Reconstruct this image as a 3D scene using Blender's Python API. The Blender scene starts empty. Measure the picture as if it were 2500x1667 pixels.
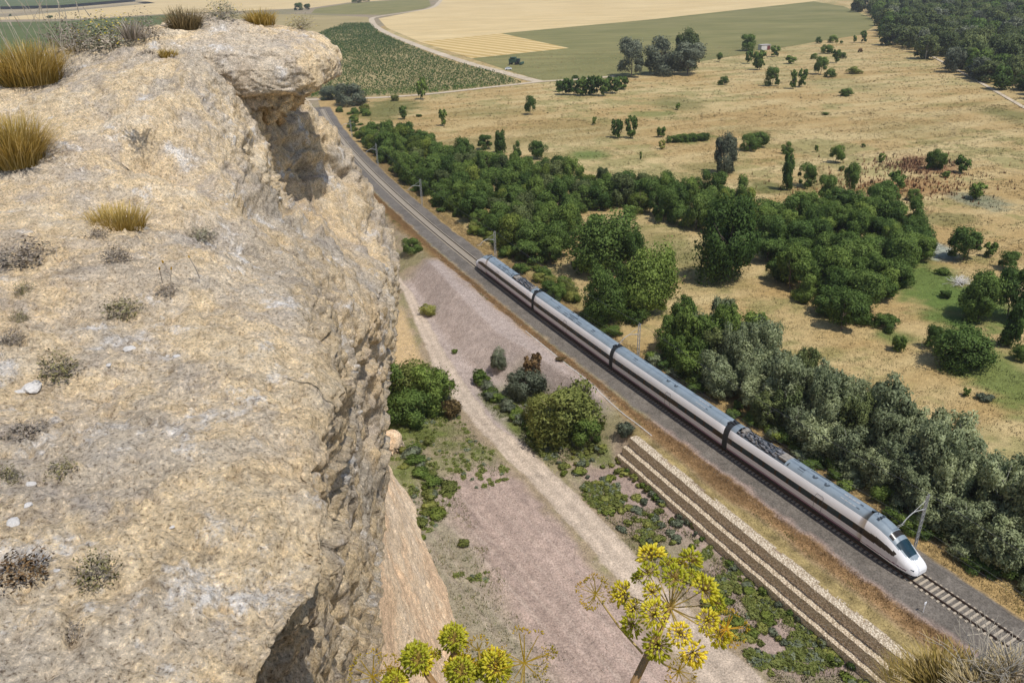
import bpy, math, random
import numpy as np
from mathutils import Matrix, Vector
from mathutils.bvhtree import BVHTree
random.seed(7)
rng = np.random.default_rng(7)
scene = bpy.context.scene
COL = scene.collection
rad = math.radians

# ------------------------------------------------------------------ camera
CAM_H = 58.22
FPX, PITCH, ROLL = 1875.7, rad(26.184), rad(-1.8246)
_fw = np.array([0, math.cos(PITCH), -math.sin(PITCH)])
_r0 = np.array([1.0, 0, 0]); _u0 = np.array([0, math.sin(PITCH), math.cos(PITCH)])
_rt = math.cos(ROLL) * _r0 + math.sin(ROLL) * _u0
_up = -math.sin(ROLL) * _r0 + math.cos(ROLL) * _u0
CAM = np.array([0, 0, CAM_H])
cam_data = bpy.data.cameras.new('camera')
cam = bpy.data.objects.new('camera', cam_data)
COL.objects.link(cam)
cam_data.sensor_width = 36.0
cam_data.lens = FPX / 2500 * 36
cam_data.clip_start = 0.05
cam_data.clip_end = 20000
m = Matrix.Identity(4)
for i in range(3):
    m[i][0], m[i][1], m[i][2], m[i][3] = _rt[i], _up[i], -_fw[i], CAM[i]
cam.matrix_world = m
scene.camera = cam

# ------------------------------------------------------------------ light
SUN_EL, SUN_AZ = rad(65), rad(137)          # azimuth from +Y towards +X
world = bpy.data.worlds.new('World'); scene.world = world; world.use_nodes = True
wn = world.node_tree.nodes; wl = world.node_tree.links
sky = wn.new('ShaderNodeTexSky'); sky.sky_type = 'NISHITA'; sky.sun_disc = False
sky.sun_elevation = SUN_EL; sky.sun_rotation = SUN_AZ
bg = wn['Background']; bg.inputs[1].default_value = 0.125
wl.new(sky.outputs[0], bg.inputs[0])
sd = bpy.data.lights.new('sun', 'SUN'); sd.energy = 3.75; sd.angle = rad(0.55); sd.color = (1.0, 0.955, 0.885)
sun = bpy.data.objects.new('sun', sd); COL.objects.link(sun)
SDIR = Vector((math.sin(SUN_AZ) * math.cos(SUN_EL), math.cos(SUN_AZ) * math.cos(SUN_EL), math.sin(SUN_EL)))
sun.rotation_euler = SDIR.to_track_quat('Z', 'Y').to_euler()
sun.location = (60, -60, 150)
vs = scene.view_settings
vs.view_transform = 'Standard'; vs.look = 'None'; vs.gamma = 1; vs.exposure = 0.0; vs.use_curve_mapping = False

# ------------------------------------------------------------------ helpers
K = 2500 / 2352.0
def ray(u, v):
    return _fw * FPX + _rt * (u - 1250) - _up * (v - 833.5)
def at(u, v, z=-1.2):
    d = ray(u, v); t = (z - CAM_H) / d[2]
    return CAM + d * t
def at_y(u, v, y):
    d = ray(u, v); return CAM + d * (y / d[1])
def proj(P):
    q = np.asarray(P, float) - CAM; d = q @ _fw
    return 1250 + FPX * (q @ _rt) / d, 833.5 - FPX * (q @ _up) / d
def pxm(P):
    return FPX / float((np.asarray(P) - CAM) @ _fw)
TH, TR, TN = rad(-28.51), 1512.66, np.array([41.385, 59.863])
TC = TN + TR * np.array([math.cos(TH), -math.sin(TH)])
def sl(x, y):
    dx, dy = x - TC[0], y - TC[1]
    return (np.arctan2(dy, -dx) - TH) * TR, np.hypot(dx, dy) - TR
def tr(s, l):
    a = TH + np.asarray(s) / TR
    return TC[0] - (TR + l) * np.cos(a), TC[1] + (TR + l) * np.sin(a)
def thead(s):
    return TH + s / TR

_perm = rng.permutation(256); _perm = np.concatenate([_perm, _perm]); _val = rng.random(256)
def vnoise(P):
    P = np.asarray(P, float); I = np.floor(P).astype(int); Fr = P - I
    Fr = Fr * Fr * (3 - 2 * Fr); I &= 255
    def h(a, b, c):
        return _val[_perm[(_perm[(_perm[(I[:, 0] + a) & 255] + I[:, 1] + b) & 255] + I[:, 2] + c) & 255]]
    x, y, z = Fr.T
    r = 0
    for a in (0, 1):
        for b in (0, 1):
            for c in (0, 1):
                r = r + h(a, b, c) * (x if a else 1 - x) * (y if b else 1 - y) * (z if c else 1 - z)
    return r
def fbm(P, o=4, lac=2.03, g=0.5):
    P = np.asarray(P, float); a, s, t = 1.0, 0.0, 0.0
    for i in range(o):
        s = s + a * (vnoise(P + 17.3 * i) - 0.5); t += a; a *= g; P = P * lac
    return s / t * 2
def worley(P):
    P = np.asarray(P, float); I = np.floor(P).astype(int); f1 = np.full(len(P), 9.0); f2 = f1.copy(); idn = np.zeros(len(P))
    for a in (-1, 0, 1):
        for b in (-1, 0, 1):
            for c in (-1, 0, 1):
                J = I + np.array((a, b, c)); J &= 255
                h0 = _perm[(_perm[(_perm[J[:, 0]] + J[:, 1]) & 255] + J[:, 2]) & 255]
                q = np.stack([_val[h0], _val[_perm[h0]], _val[_perm[_perm[h0]]]], -1)
                d = np.linalg.norm(I + np.array((a, b, c)) + q - P, axis=1)
                n_ = d < f1; f2 = np.where(n_, f1, np.minimum(f2, d)); idn = np.where(n_, q[:, 0], idn); f1 = np.where(n_, d, f1)
    return f1, f2, idn
def n2(x, y, sc, o=3, seed=0):
    x = np.atleast_1d(np.asarray(x, float)); y = np.atleast_1d(np.asarray(y, float))
    return fbm(np.stack([x / sc, y / sc, np.full_like(x, 3.1 + seed)], -1), o)
def sstep(a, b, x):
    t = np.clip((x - a) / (b - a), 0, 1); return t * t * (3 - 2 * t)

def make_mesh(name, V, F, smooth=False, col=None, normals=None):
    me = bpy.data.meshes.new(name)
    V = np.ascontiguousarray(V, dtype=np.float32)
    if isinstance(F, np.ndarray):
        k = F.shape[1]; n = len(F)
        me.vertices.add(len(V)); me.vertices.foreach_set('co', V.ravel())
        me.loops.add(n * k); me.loops.foreach_set('vertex_index', F.astype(np.int32).ravel())
        me.polygons.add(n); me.polygons.foreach_set('loop_start', np.arange(0, n * k, k, dtype=np.int32))
        me.update(calc_edges=True)
    else:
        me.from_pydata(V.tolist(), [], F); me.update()
    if smooth:
        me.polygons.foreach_set('use_smooth', np.ones(len(me.polygons), dtype=bool))
    if col is not None:
        a = me.color_attributes.new('Col', 'FLOAT_COLOR', 'POINT')
        c = np.ones((len(V), 4), dtype=np.float32); c[:, :3] = col
        a.data.foreach_set('color', c.ravel())
    if normals is not None:
        me.polygons.foreach_set('use_smooth', np.ones(len(me.polygons), dtype=bool))
        me.normals_split_custom_set_from_vertices(np.asarray(normals).tolist())
    return me
def link(name, me, mat=None, parent=None, loc=None, rot=None, scale=None):
    o = bpy.data.objects.new(name, me); COL.objects.link(o)
    if mat is not None and me is not None and len(me.materials) == 0: me.materials.append(mat)
    if parent is not None: o.parent = parent
    if loc is not None: o.location = [float(q) for q in loc]
    if rot is not None: o.rotation_euler = rot
    if scale is not None: o.scale = scale
    return o
def tag(o, label, cat, group=None, kind=None):
    if label: o['label'] = label
    if cat: o['category'] = cat
    if group: o['group'] = group
    if kind: o['kind'] = kind
    return o
def struct(o, label=None, cat=None):
    o['kind'] = 'structure'
    if label: o['label'] = label
    if cat: o['category'] = cat
    return o
def empty(name, loc=(0, 0, 0), rz=0, scale=None):
    return link(name, None, loc=loc, rot=(0, 0, rz), scale=scale)
def gridF(n, m):
    i, j = np.meshgrid(np.arange(n - 1), np.arange(m - 1), indexing='ij')
    a = (i * m + j).ravel()
    return np.stack([a, a + m, a + m + 1, a + 1], -1)
class MB:
    """collects boxes, tubes and prisms into one mesh"""
    def __init__(s): s.V = []; s.F = []
    def add(s, V, F):
        b = len(s.V); s.V += [tuple(map(float, v)) for v in V]; s.F += [tuple(b + i for i in f) for f in F]
    def box(s, c, d, rz=0, ry=0):
        x, y, z = [q / 2 for q in d]
        R = Matrix.Rotation(rz, 3, 'Z') @ Matrix.Rotation(ry, 3, 'Y')
        V = [Vector(c) + R @ Vector((a * x, b * y, e * z)) for a in (-1, 1) for b in (-1, 1) for e in (-1, 1)]
        s.add(V, [(0, 1, 3, 2), (4, 6, 7, 5), (0, 4, 5, 1), (2, 3, 7, 6), (0, 2, 6, 4), (1, 5, 7, 3)])
    def tube(s, P, R, n=6, cap=True):
        P = [Vector(p) for p in P]
        if not hasattr(R, '__len__'): R = [R] * len(P)
        V = []; F = []
        for i, p in enumerate(P):
            t = (P[min(i + 1, len(P) - 1)] - P[max(i - 1, 0)])
            if t.length < 1e-9: t = Vector((0, 0, 1))
            t.normalize()
            a = t.cross(Vector((0, 0, 1)))
            if a.length < 0.05: a = t.cross(Vector((1, 0, 0)))
            a.normalize(); b = t.cross(a)
            for k in range(n):
                w = 2 * math.pi * k / n
                V.append(p + (a * math.cos(w) + b * math.sin(w)) * R[i])
        for i in range(len(P) - 1):
            for k in range(n):
                F.append((i * n + k, i * n + (k + 1) % n, (i + 1) * n + (k + 1) % n, (i + 1) * n + k))
        if cap:
            F.append(tuple(range(n))[::-1]); F.append(tuple((len(P) - 1) * n + k for k in range(n)))
        s.add(V, F)
    def prism(s, poly, x0, x1):          # polygon in (y,z), extruded along x
        n = len(poly)
        V = [(x0, a, b) for a, b in poly] + [(x1, a, b) for a, b in poly]
        s.add(V, [tuple(range(n)), tuple(range(2 * n - 1, n - 1, -1))] + [(i, i + n, (i + 1) % n + n, (i + 1) % n) for i in range(n)])
    def mesh(s, name, smooth=False):
        return make_mesh(name, np.array(s.V), s.F, smooth)
    def build(s, name, mat, parent=None, smooth=False, **k):
        return link(name, s.mesh(name, smooth), mat, parent, **k)
def copy_tree(o, parent=None):
    c = o.copy(); COL.objects.link(c); c.parent = parent
    for ch in list(KIDS.get(o.name, [])): copy_tree(ch, c)
    return c
KIDS = {}

# ------------------------------------------------------------------ materials
def new_mat(name):
    mt = bpy.data.materials.new(name); mt.use_nodes = True
    nt = mt.node_tree; b = nt.nodes['Principled BSDF']
    return mt, nt, b
def N(nt, typ, **kw):
    n = nt.nodes.new(typ)
    for k, v in kw.items():
        if k.startswith('i_'):
            key = k[2:]; key = int(key) if key.isdigit() else key
            n.inputs[key].default_value = v
        else: setattr(n, k, v)
    return n
def noise(nt, scale, detail=4, rough=0.6, vec=None):
    n = N(nt, 'ShaderNodeTexNoise'); n.inputs['Scale'].default_value = scale
    n.inputs['Detail'].default_value = detail; n.inputs['Roughness'].default_value = rough
    if vec is not None: nt.links.new(vec, n.inputs['Vector'])
    return n
def ramp(nt, src, stops):
    r = N(nt, 'ShaderNodeValToRGB'); e = r.color_ramp.elements
    while len(e) < len(stops): e.new(0.5)
    for q, (p, c) in zip(e, stops):
        q.position = p; q.color = (*c, 1) if len(c) == 3 else c
    nt.links.new(src, r.inputs[0]); return r
def mixc(nt, fac, a, b, mode='MIX'):
    x = N(nt, 'ShaderNodeMix', data_type='RGBA', blend_type=mode)
    for i, q in ((0, fac), (6, a), (7, b)):
        if isinstance(q, (int, float)): x.inputs[i].default_value = q
        elif isinstance(q, tuple): x.inputs[i].default_value = (*q, 1) if len(q) == 3 else q
        else: nt.links.new(q, x.inputs[i])
    return x.outputs[2]
def bump(nt, b, h, strength, dist):
    k = N(nt, 'ShaderNodeBump'); k.inputs['Strength'].default_value = strength; k.inputs['Distance'].default_value = dist
    nt.links.new(h, k.inputs['Height']); nt.links.new(k.outputs[0], b.inputs['Normal'])
def coords(nt, kind='Object'):
    return N(nt, 'ShaderNodeTexCoord').outputs[kind]
def plain(name, col, rough=0.6, metal=0.0, var=0.12, scale=3.0, bmp=0.0):
    mt, nt, b = new_mat(name)
    n = noise(nt, scale, 5, 0.65, coords(nt))
    r = ramp(nt, n.outputs[0], [(0.3, tuple(max(0, c * (1 - var)) for c in col)), (0.7, tuple(min(1, c * (1 + var)) for c in col))])
    nt.links.new(r.outputs[0], b.inputs['Base Color'])
    b.inputs['Roughness'].default_value = rough; b.inputs['Metallic'].default_value = metal
    if bmp: bump(nt, b, n.outputs[0], 0.5, bmp)
    return mt
def leaf_mat(name, dark, light, transl=0.25):
    mt, nt, b = new_mat(name)
    oi = N(nt, 'ShaderNodeObjectInfo'); at_ = N(nt, 'ShaderNodeAttribute', attribute_name='Col')
    r = ramp(nt, at_.outputs['Fac'], [(0.0, dark), (1.0, light)])
    hs = N(nt, 'ShaderNodeHueSaturation')
    mr = N(nt, 'ShaderNodeMapRange'); nt.links.new(oi.outputs['Random'], mr.inputs[0])
    mr.inputs[3].default_value = 0.72; mr.inputs[4].default_value = 1.28
    mh = N(nt, 'ShaderNodeMapRange'); nt.links.new(oi.outputs['Random'], mh.inputs[0])
    mh.inputs[1].default_value = 1; mh.inputs[2].default_value = 0
    mh.inputs[3].default_value = 0.485; mh.inputs[4].default_value = 0.512
    nt.links.new(mr.outputs[0], hs.inputs['Value']); nt.links.new(mh.outputs[0], hs.inputs['Hue'])
    nt.links.new(r.outputs[0], hs.inputs['Color'])
    nt.links.new(hs.outputs[0], b.inputs['Base Color']); b.inputs['Roughness'].default_value = 0.62
    b.inputs['Specular IOR Level'].default_value = 0.25
    t = N(nt, 'ShaderNodeBsdfTranslucent'); nt.links.new(hs.outputs[0], t.inputs['Color'])
    mx = N(nt, 'ShaderNodeMixShader'); mx.inputs[0].default_value = transl
    nt.links.new(b.outputs[0], mx.inputs[1]); nt.links.new(t.outputs[0], mx.inputs[2])
    nt.links.new(mx.outputs[0], nt.nodes['Material Output'].inputs['Surface'])
    return mt
def attr_mat(name, rough=0.95, transl=0.0, nscale=None, nvar=0.25, bmp=0.0, fine=None):
    """colour from the vertex attribute, broken up by noise"""
    mt, nt, b = new_mat(name)
    a = N(nt, 'ShaderNodeAttribute', attribute_name='Col'); c = a.outputs['Color']
    if nscale:
        vec = coords(nt)
        n = noise(nt, nscale, 6, 0.7, vec)
        r = ramp(nt, n.outputs[0], [(0.25, (1 - nvar,) * 3), (0.75, (1 + nvar,) * 3)])
        c = mixc(nt, 1.0, c, r.outputs[0], 'MULTIPLY')
        if fine:
            n3 = noise(nt, fine, 3, 0.75, vec)
            r3 = ramp(nt, n3.outputs[0], [(0.3, (0.55,) * 3), (0.5, (.98,) * 3), (0.72, (1.45,) * 3)])
            c = mixc(nt, 1.0, c, r3.outputs[0], 'MULTIPLY')
            if bmp: bump(nt, b, n3.outputs[0], 0.6, bmp)
        elif bmp: bump(nt, b, n.outputs[0], 0.6, bmp)
    nt.links.new(c, b.inputs['Base Color']); b.inputs['Roughness'].default_value = rough
    b.inputs['Specular IOR Level'].default_value = 0.15
    if transl:
        t = N(nt, 'ShaderNodeBsdfTranslucent'); nt.links.new(c, t.inputs['Color'])
        mx = N(nt, 'ShaderNodeMixShader'); mx.inputs[0].default_value = transl
        nt.links.new(b.outputs[0], mx.inputs[1]); nt.links.new(t.outputs[0], mx.inputs[2])
        nt.links.new(mx.outputs[0], nt.nodes['Material Output'].inputs['Surface'])
    return mt
def rock_mat(name, cols, sc, bmp=0.02, white=0.5):
    mt, nt, b = new_mat(name)
    vec = coords(nt)
    def shifted(q):
        v = N(nt, 'ShaderNodeVectorMath', operation='ADD'); nt.links.new(vec, v.inputs[0]); v.inputs[1].default_value = q; return v.outputs[0]
    n1 = noise(nt, 0.9 * sc, 9, 0.72, vec)
    c = ramp(nt, n1.outputs[0], [(0.36, cols[0]), (0.47, cols[1]), (0.53, cols[2]), (0.64, cols[3])]).outputs[0]
    n2_ = noise(nt, 5.5 * sc, 8, 0.8, vec)
    c = mixc(nt, 1.0, c, ramp(nt, n2_.outputs[0], [(0.33, (0.70, 0.69, 0.68)), (0.5, (1, 1, 1)), (0.68, (1.16, 1.15, 1.13))]).outputs[0], 'MULTIPLY')
    n3 = noise(nt, 42 * sc, 6, 0.8, vec)
    if white:
        ng = noise(nt, 1.9 * sc, 10, 0.76, shifted((-7, 13, 2)))
        fg = ramp(nt, ng.outputs[0], [(0.51, (0, 0, 0)), (0.62, (0.62,) * 3)])
        c = mixc(nt, fg.outputs[0], c, (0.44, 0.39, 0.345))
        nw = noise(nt, 2.6 * sc, 10, 0.76, shifted((5, 3, 9)))
        fw_ = ramp(nt, nw.outputs[0], [(0.56, (0, 0, 0)), (0.64, (white,) * 3)])
        c = mixc(nt, fw_.outputs[0], c, (0.78, 0.74, 0.69))
        nd = noise(nt, 6 * sc, 10, 0.8, shifted((15, -3, 4)))
        fd = ramp(nt, nd.outputs[0], [(0.56, (0, 0, 0)), (0.66, (0.6,) * 3)])
        c = mixc(nt, fd.outputs[0], c, (0.27, 0.22, 0.17))
    c = mixc(nt, 1.0, c, ramp(nt, n3.outputs[0], [(0.33, (0.58, 0.56, 0.54)), (0.47, (1, 1, 1)), (0.66, (1.22, 1.2, 1.17))]).outputs[0], 'MULTIPLY')
    n5 = noise(nt, 75 * sc, 4, 0.7, shifted((3, 1, -8)))
    c = mixc(nt, 1.0, c, ramp(nt, n5.outputs[0], [(0.36, (0.42, 0.39, 0.36)), (0.44, (0.95,) * 3), (0.57, (1.05,) * 3), (0.65, (1.55, 1.52, 1.48))]).outputs[0], 'MULTIPLY')
    n6 = noise(nt, 16 * sc, 7, 0.78, shifted((-3, 6, 2)))
    c = mixc(nt, 1.0, c, ramp(nt, n6.outputs[0], [(0.36, (0.72, 0.70, 0.68)), (0.5, (1, 1, 1)), (0.64, (1.18, 1.17, 1.15))]).outputs[0], 'MULTIPLY')
    at_ = N(nt, 'ShaderNodeAttribute', attribute_name='Col')
    c = mixc(nt, 1.0, c, at_.outputs['Color'], 'MULTIPLY')
    nt.links.new(c, b.inputs['Base Color']); b.inputs['Roughness'].default_value = 0.95
    b.inputs['Specular IOR Level'].default_value = 0.12
    ad = N(nt, 'ShaderNodeMath', operation='ADD')
    nt.links.new(n2_.outputs[0], ad.inputs[0])
    mu = N(nt, 'ShaderNodeMath', operation='MULTIPLY'); nt.links.new(n3.outputs[0], mu.inputs[0]); mu.inputs[1].default_value = 0.45
    nt.links.new(mu.outputs[0], ad.inputs[1])
    bump(nt, b, ad.outputs[0], 1.0, bmp)
    return mt

M = {}
M['dark'] = leaf_mat('leaf_dark_green', (0.085, 0.145, 0.034), (0.225, 0.335, 0.080), .48)
M['mid'] = leaf_mat('leaf_mid_green', (0.115, 0.185, 0.038), (0.285, 0.395, 0.092), .48)
M['bright'] = leaf_mat('leaf_bright_green', (0.15, 0.20, 0.036), (0.33, 0.40, 0.085), .46)
M['poplar'] = leaf_mat('leaf_grey_poplar', (0.19, 0.23, 0.105), (0.52, 0.58, 0.34), .48)
M['willow'] = leaf_mat('leaf_willow', (0.12, 0.145, 0.09), (0.32, 0.345, 0.235), .42)
M['wood'] = leaf_mat('leaf_river_wood', (0.090, 0.120, 0.046), (0.23, 0.28, 0.10), .42)
M['scrub'] = leaf_mat('leaf_scrub', (0.23, 0.265, 0.062), (0.46, 0.48, 0.145), .46)
M['sage'] = leaf_mat('leaf_sage', (0.15, 0.18, 0.11), (0.33, 0.37, 0.25), .42)
M['rust'] = leaf_mat('leaf_rusty', (0.15, 0.10, 0.04), (0.33, 0.23, 0.10), .3)
M['trunk'] = plain('bark_brown', (0.13, 0.10, 0.075), 0.9, scale=6)
M['whitetrunk'] = plain('bark_pale', (0.42, 0.40, 0.36), 0.85, scale=6)
M['ground'] = attr_mat('ground', nscale=0.9, nvar=0.30, fine=5.0, bmp=0.10)
M['grass'] = attr_mat('grass_blades')
_nt = M['grass'].node_tree; _v = N(_nt, 'ShaderNodeCombineXYZ'); _v.inputs[0].default_value = .12; _v.inputs[1].default_value = -.15; _v.inputs[2].default_value = .98
_nt.links.new(_v.outputs[0], _nt.nodes['Principled BSDF'].inputs['Normal'])           # a sward is lit as one surface
M['rail'] = plain('rail_steel', (0.075, 0.05, 0.038), 0.55, 0.3, scale=9)
M['railtop'] = plain('rail_head', (0.35, 0.34, 0.33), 0.3, 0.9, scale=9)
M['sleeper'] = plain('sleeper_concrete', (0.40, 0.34, 0.26), 0.9, var=0.2, scale=5)
M['white'] = plain('white_paint', (0.80, 0.80, 0.81), 0.42, var=0.03, scale=0.6)
M['shaded_white'] = plain('lower_panel_shade', (0.63, 0.615, 0.635), 0.3, var=0.04, scale=0.7)  # white lower side, its grey lilac shade painted into the colour
M['roof'] = plain('roof_grey', (0.215, 0.265, 0.305), 0.42, var=0.1, scale=0.9)
M['roofdark'] = plain('roof_dark', (0.06, 0.075, 0.09), 0.5, var=0.2, scale=4)
M['band'] = plain('window_band', (0.030, 0.025, 0.021), 0.18, var=0.2, scale=2)
M['glass'] = plain('windscreen', (0.012, 0.035, 0.05), 0.06, var=0.2, scale=2)
M['purple'] = plain('purple_stripe', (0.13, 0.04, 0.09), 0.4, var=0.1)
M['under'] = plain('underframe', (0.030, 0.026, 0.025), 0.8, var=0.3, scale=3)
M['rubber'] = plain('gangway_rubber', (0.022, 0.026, 0.030), 0.6, var=0.3, scale=4)
M['steel'] = plain('galvanised', (0.42, 0.42, 0.41), 0.5, 0.2, var=0.12, scale=4)
M['equip'] = plain('roof_equipment', (0.20, 0.20, 0.21), 0.55, 0.2, var=0.5, scale=2.2)
M['insul'] = plain('roof_insulator', (0.26, 0.235, 0.20), 0.7, var=0.3, scale=3)
M['wire'] = plain('wire', (0.12, 0.12, 0.12), 0.5, 0.5)
M['stonewhite'] = plain('pale_stone', (0.60, 0.57, 0.53), 0.95, var=0.2, scale=6, bmp=0.02)
M['stalk'] = plain('fennel_stalk', (0.27, 0.155, 0.055), 0.55, var=0.25, scale=14)
M['ray'] = plain('fennel_ray', (0.36, 0.25, 0.06), 0.5, var=0.25, scale=20)
M['fruit'] = leaf_mat('fennel_fruit', (0.62, 0.60, 0.03), (0.92, 0.87, 0.14), 0.6)
M['yellow'] = leaf_mat('fennel_dry_flower', (0.42, 0.26, 0.015), (0.62, 0.46, 0.04), 0.3)
M['twig'] = plain('dry_twig', (0.42, 0.37, 0.29), 0.85, var=0.2, scale=12)
M['greytwig'] = plain('grey_twig', (0.33, 0.28, 0.225), 0.9, var=0.2, scale=12)

# ------------------------------------------------------------------ terrain
def wall_l(s):                                  # back edge of the stone wall's top
    return 8.05 + 0.018 * np.clip(37 - s, 0, 60)
def ground_z(x, y):
    x = np.atleast_1d(np.asarray(x, float)); y = np.atleast_1d(np.asarray(y, float))
    s, l = sl(x, y)
    right = np.interp(l, [-9, -6.5, -4.3, -3.1, -1.6, 0], [-1.2, -1.15, -0.6, -0.34, -0.25, -0.25])
    wl_ = wall_l(s)
    low = -4.5
    A = np.where(l < wl_ + .55, np.interp(l, [0, 1.6, 3.1, 4.3, 30], [-0.25, -0.25, -0.34, -0.55, -0.62]),
                 np.interp(l - wl_, [.55, .6, 3, 10, 16, 40, 60], [-0.62, -4.45, -4.35, -4.75, -4.8, -4.5, -3.5]))
    B = np.interp(l, [0, 1.6, 3.1, 4.3, 7, 8.5, 14, 20, 26, 45, 60], [-0.25, -0.25, -0.34, -0.55, -0.6, -1.0, -4.2, -4.7, -4.8, -4.5, -3.5])
    # soil mound
    le = np.interp(s, [48, 60, 75, 90, 105, 118], [9.6, 12.2, 17.2, 16.2, 13.9, 12.8])
    q = (l - 5.4) / (le - 5.4)
    Cm = np.where(l < 5.4, np.interp(l, [0, 1.6, 3.1, 4.3, 5.4], [-0.25, -0.25, -0.34, -0.55, -0.5]),
                  np.interp(q, [0, 0.15, 0.45, 0.95, 1.0, 1.4, 4, 8], [-0.5, 0.0, 0.1, -4.3, -4.55, -4.7, -4.7, -3.5]))
    wA = 1 - sstep(37.6, 39.2, s); wC = sstep(44, 52, s) * (1 - sstep(112, 121, s))
    left = A * wA + (1 - wA) * (Cm * wC + B * (1 - wC))
    fade = sstep(160, 240, s); left = left * (1 - fade) + np.minimum(-0.25, np.interp(l, [0, 1.6, 3.1, 4.3, 7], [-0.25, -0.25, -0.34, -0.55, -1.2])) * fade
    z = np.where(l < 0, right, left)
    e_ = sstep(340, 352, s); z = z * (1 - e_) - 1.25 * e_
    near = 1 - sstep(250, 420, y)
    und = n2(x, y, 22.0, 2) * 0.25 * sstep(8, 14, -l) * near
    rough = n2(x, y, 2.3, 3, 5) * 0.16 * sstep(4.5, 7, l) * (1 - sstep(60, 80, l)) * near
    return z + und + rough
def gz1(x, y): return float(ground_z(x, y)[0])
def hit(u, v):
    d = ray(u, v); d = d / np.linalg.norm(d)
    t0 = (2.0 - CAM_H) / d[2]; t1 = (-6.0 - CAM_H) / d[2]
    if d[2] >= 0: return at(u, 5, -1.2)
    ts = np.linspace(t0, t1, 240)
    P = CAM + d * ts[:, None]
    g = ground_z(P[:, 0], P[:, 1]) - P[:, 2]
    i = int(np.argmax(g > 0)) if (g > 0).any() else len(ts) - 1
    i = max(i, 1); a, b = g[i - 1], g[i]
    w = a / (a - b) if a != b else 0
    p = P[i - 1] * (1 - w) + P[i] * w
    return p
def hitd(u, v): return hit(u * K, v * K)        # coordinates measured on the 2352 px wide view

def inpoly(x, y, poly):
    r = np.zeros(len(x), bool); n = len(poly)
    for i in range(n):
        x0, y0 = poly[i][:2]; x1, y1 = poly[(i + 1) % n][:2]
        if y0 == y1: continue
        c = ((y0 > y) != (y1 > y)) & (x < (x1 - x0) * (y - y0) / (y1 - y0) + x0)
        r ^= c
    return r
def dline(x, y, pts):
    d = np.full(x.shape, 1e9)
    for (x0, y0), (x1, y1) in zip(pts[:-1], pts[1:]):
        vx, vy = x1 - x0, y1 - y0; t = np.clip(((x - x0) * vx + (y - y0) * vy) / (vx * vx + vy * vy + 1e-9), 0, 1)
        d = np.minimum(d, np.hypot(x - x0 - t * vx, y - y0 - t * vy))
    return d

C_DRY = np.array((0.375, 0.258, 0.108)); C_DRY2 = np.array((0.485, 0.375, 0.185)); C_GRN = np.array((0.115, 0.125, 0.035))
C_BRT = np.array((0.105, 0.155, 0.035)); C_PINK = np.array((0.345, 0.262, 0.218)); C_ROAD = np.array((0.47, 0.385, 0.30))
C_BAL = np.array((0.150, 0.132, 0.112)); C_RUST = np.array((0.29, 0.18, 0.085)); C_SCRUB = np.array((0.30, 0.235, 0.155))
C_MOUND = np.array((0.365, 0.30, 0.262)); C_ORG = np.array((0.46, 0.335, 0.18)); C_TAN = np.array((0.35, 0.29, 0.225))
# road between the cliff and the line, from its two edges
RL = [(112, 16.2), (74, 23.2), (56, 24.2), (42, 23.6), (27.7, 23.6), (16.6, 24.2), (4.6, 25.5), (-30, 27)]
RR = [(112, 14.2), (77, 18.8), (57, 20.8), (43, 19.5), (30, 19.0), (20, 19.6), (6, 19.4), (-30, 19.4)]
_rs = np.array([p[0] for p in RL][::-1]); _rl = np.array([p[1] for p in RL][::-1])
_qs = np.array([p[0] for p in RR][::-1]); _ql = np.array([p[1] for p in RR][::-1])
def road_edges(s): return np.interp(s, _qs, _ql), np.interp(s, _rs, _rl)
# patches of grass on the plain: u, v, ru, rv (2352 px view), colour, strength
PATCH = [(890, 252, 75, 26, C_GRN, .8), (1120, 258, 120, 14, C_GRN, .35), (1560, 240, 70, 20, C_GRN, .6), (1500, 262, 70, 8, C_BRT, .6), (1585, 318, 60, 12, C_BRT, .8),
         (1350, 357, 55, 13, C_BRT, .8), (1640, 385, 80, 16, C_GRN, .5), (2135, 655, 125, 92, C_BRT, .95), (2230, 700, 90, 60, C_BRT, .7), (2305, 860, 120, 130, C_BRT, .85),
         (2060, 775, 70, 26, C_BRT, .8), (2155, 578, 42, 26, (0.33, 0.36, 0.30), .9), (2250, 462, 70, 26, (0.19, 0.21, 0.14), .75), (1960, 470, 80, 20, (0.21, 0.22, 0.14), .6), (2180, 505, 70, 18, C_GRN, .6),
         (1560, 575, 60, 50, C_GRN, .5), (1760, 430, 50, 18, C_GRN, .8), (2120, 380, 70, 22, (0.25, 0.115, 0.06), .6), (2080, 430, 120, 24, (0.28, 0.13, 0.05), .5), (1945, 500, 60, 26, (0.26, 0.12, 0.05), .6),
         (2340, 270, 60, 40, C_GRN, .7), (2180, 110, 90, 16, C_GRN, .8), (1990, 200, 60, 10, C_GRN, .3), (2100, 300, 130, 26, C_GRN, .22), (1440, 165, 100, 10, C_GRN, .6), (1100, 330, 150, 20, C_GRN, .4), (1330, 300, 160, 30, C_GRN, .22),
         (1850, 180, 90, 20, C_GRN, .2), (1700, 300, 80, 14, C_GRN, .2), (2010, 880, 60, 30, C_GRN, .35), (1640, 640, 90, 30, C_GRN, .35), (1430, 465, 70, 30, C_GRN, .2), (2260, 1000, 60, 30, C_GRN, .3), (1480, 560, 60, 60, C_GRN, .4)]
PW = []
for (u, v, ru, rv, c, st) in PATCH:
    p = at(u * K, v * K, -1.2); a = at((u + ru) * K, v * K, -1.2); b = at(u * K, (v - rv) * K, -1.2); b2 = at(u * K, (v + rv) * K, -1.2)
    PW.append((p[0], p[1], abs(a[0] - p[0]), abs(b[1] - b2[1]) / 2, np.array(c), st))
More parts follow.
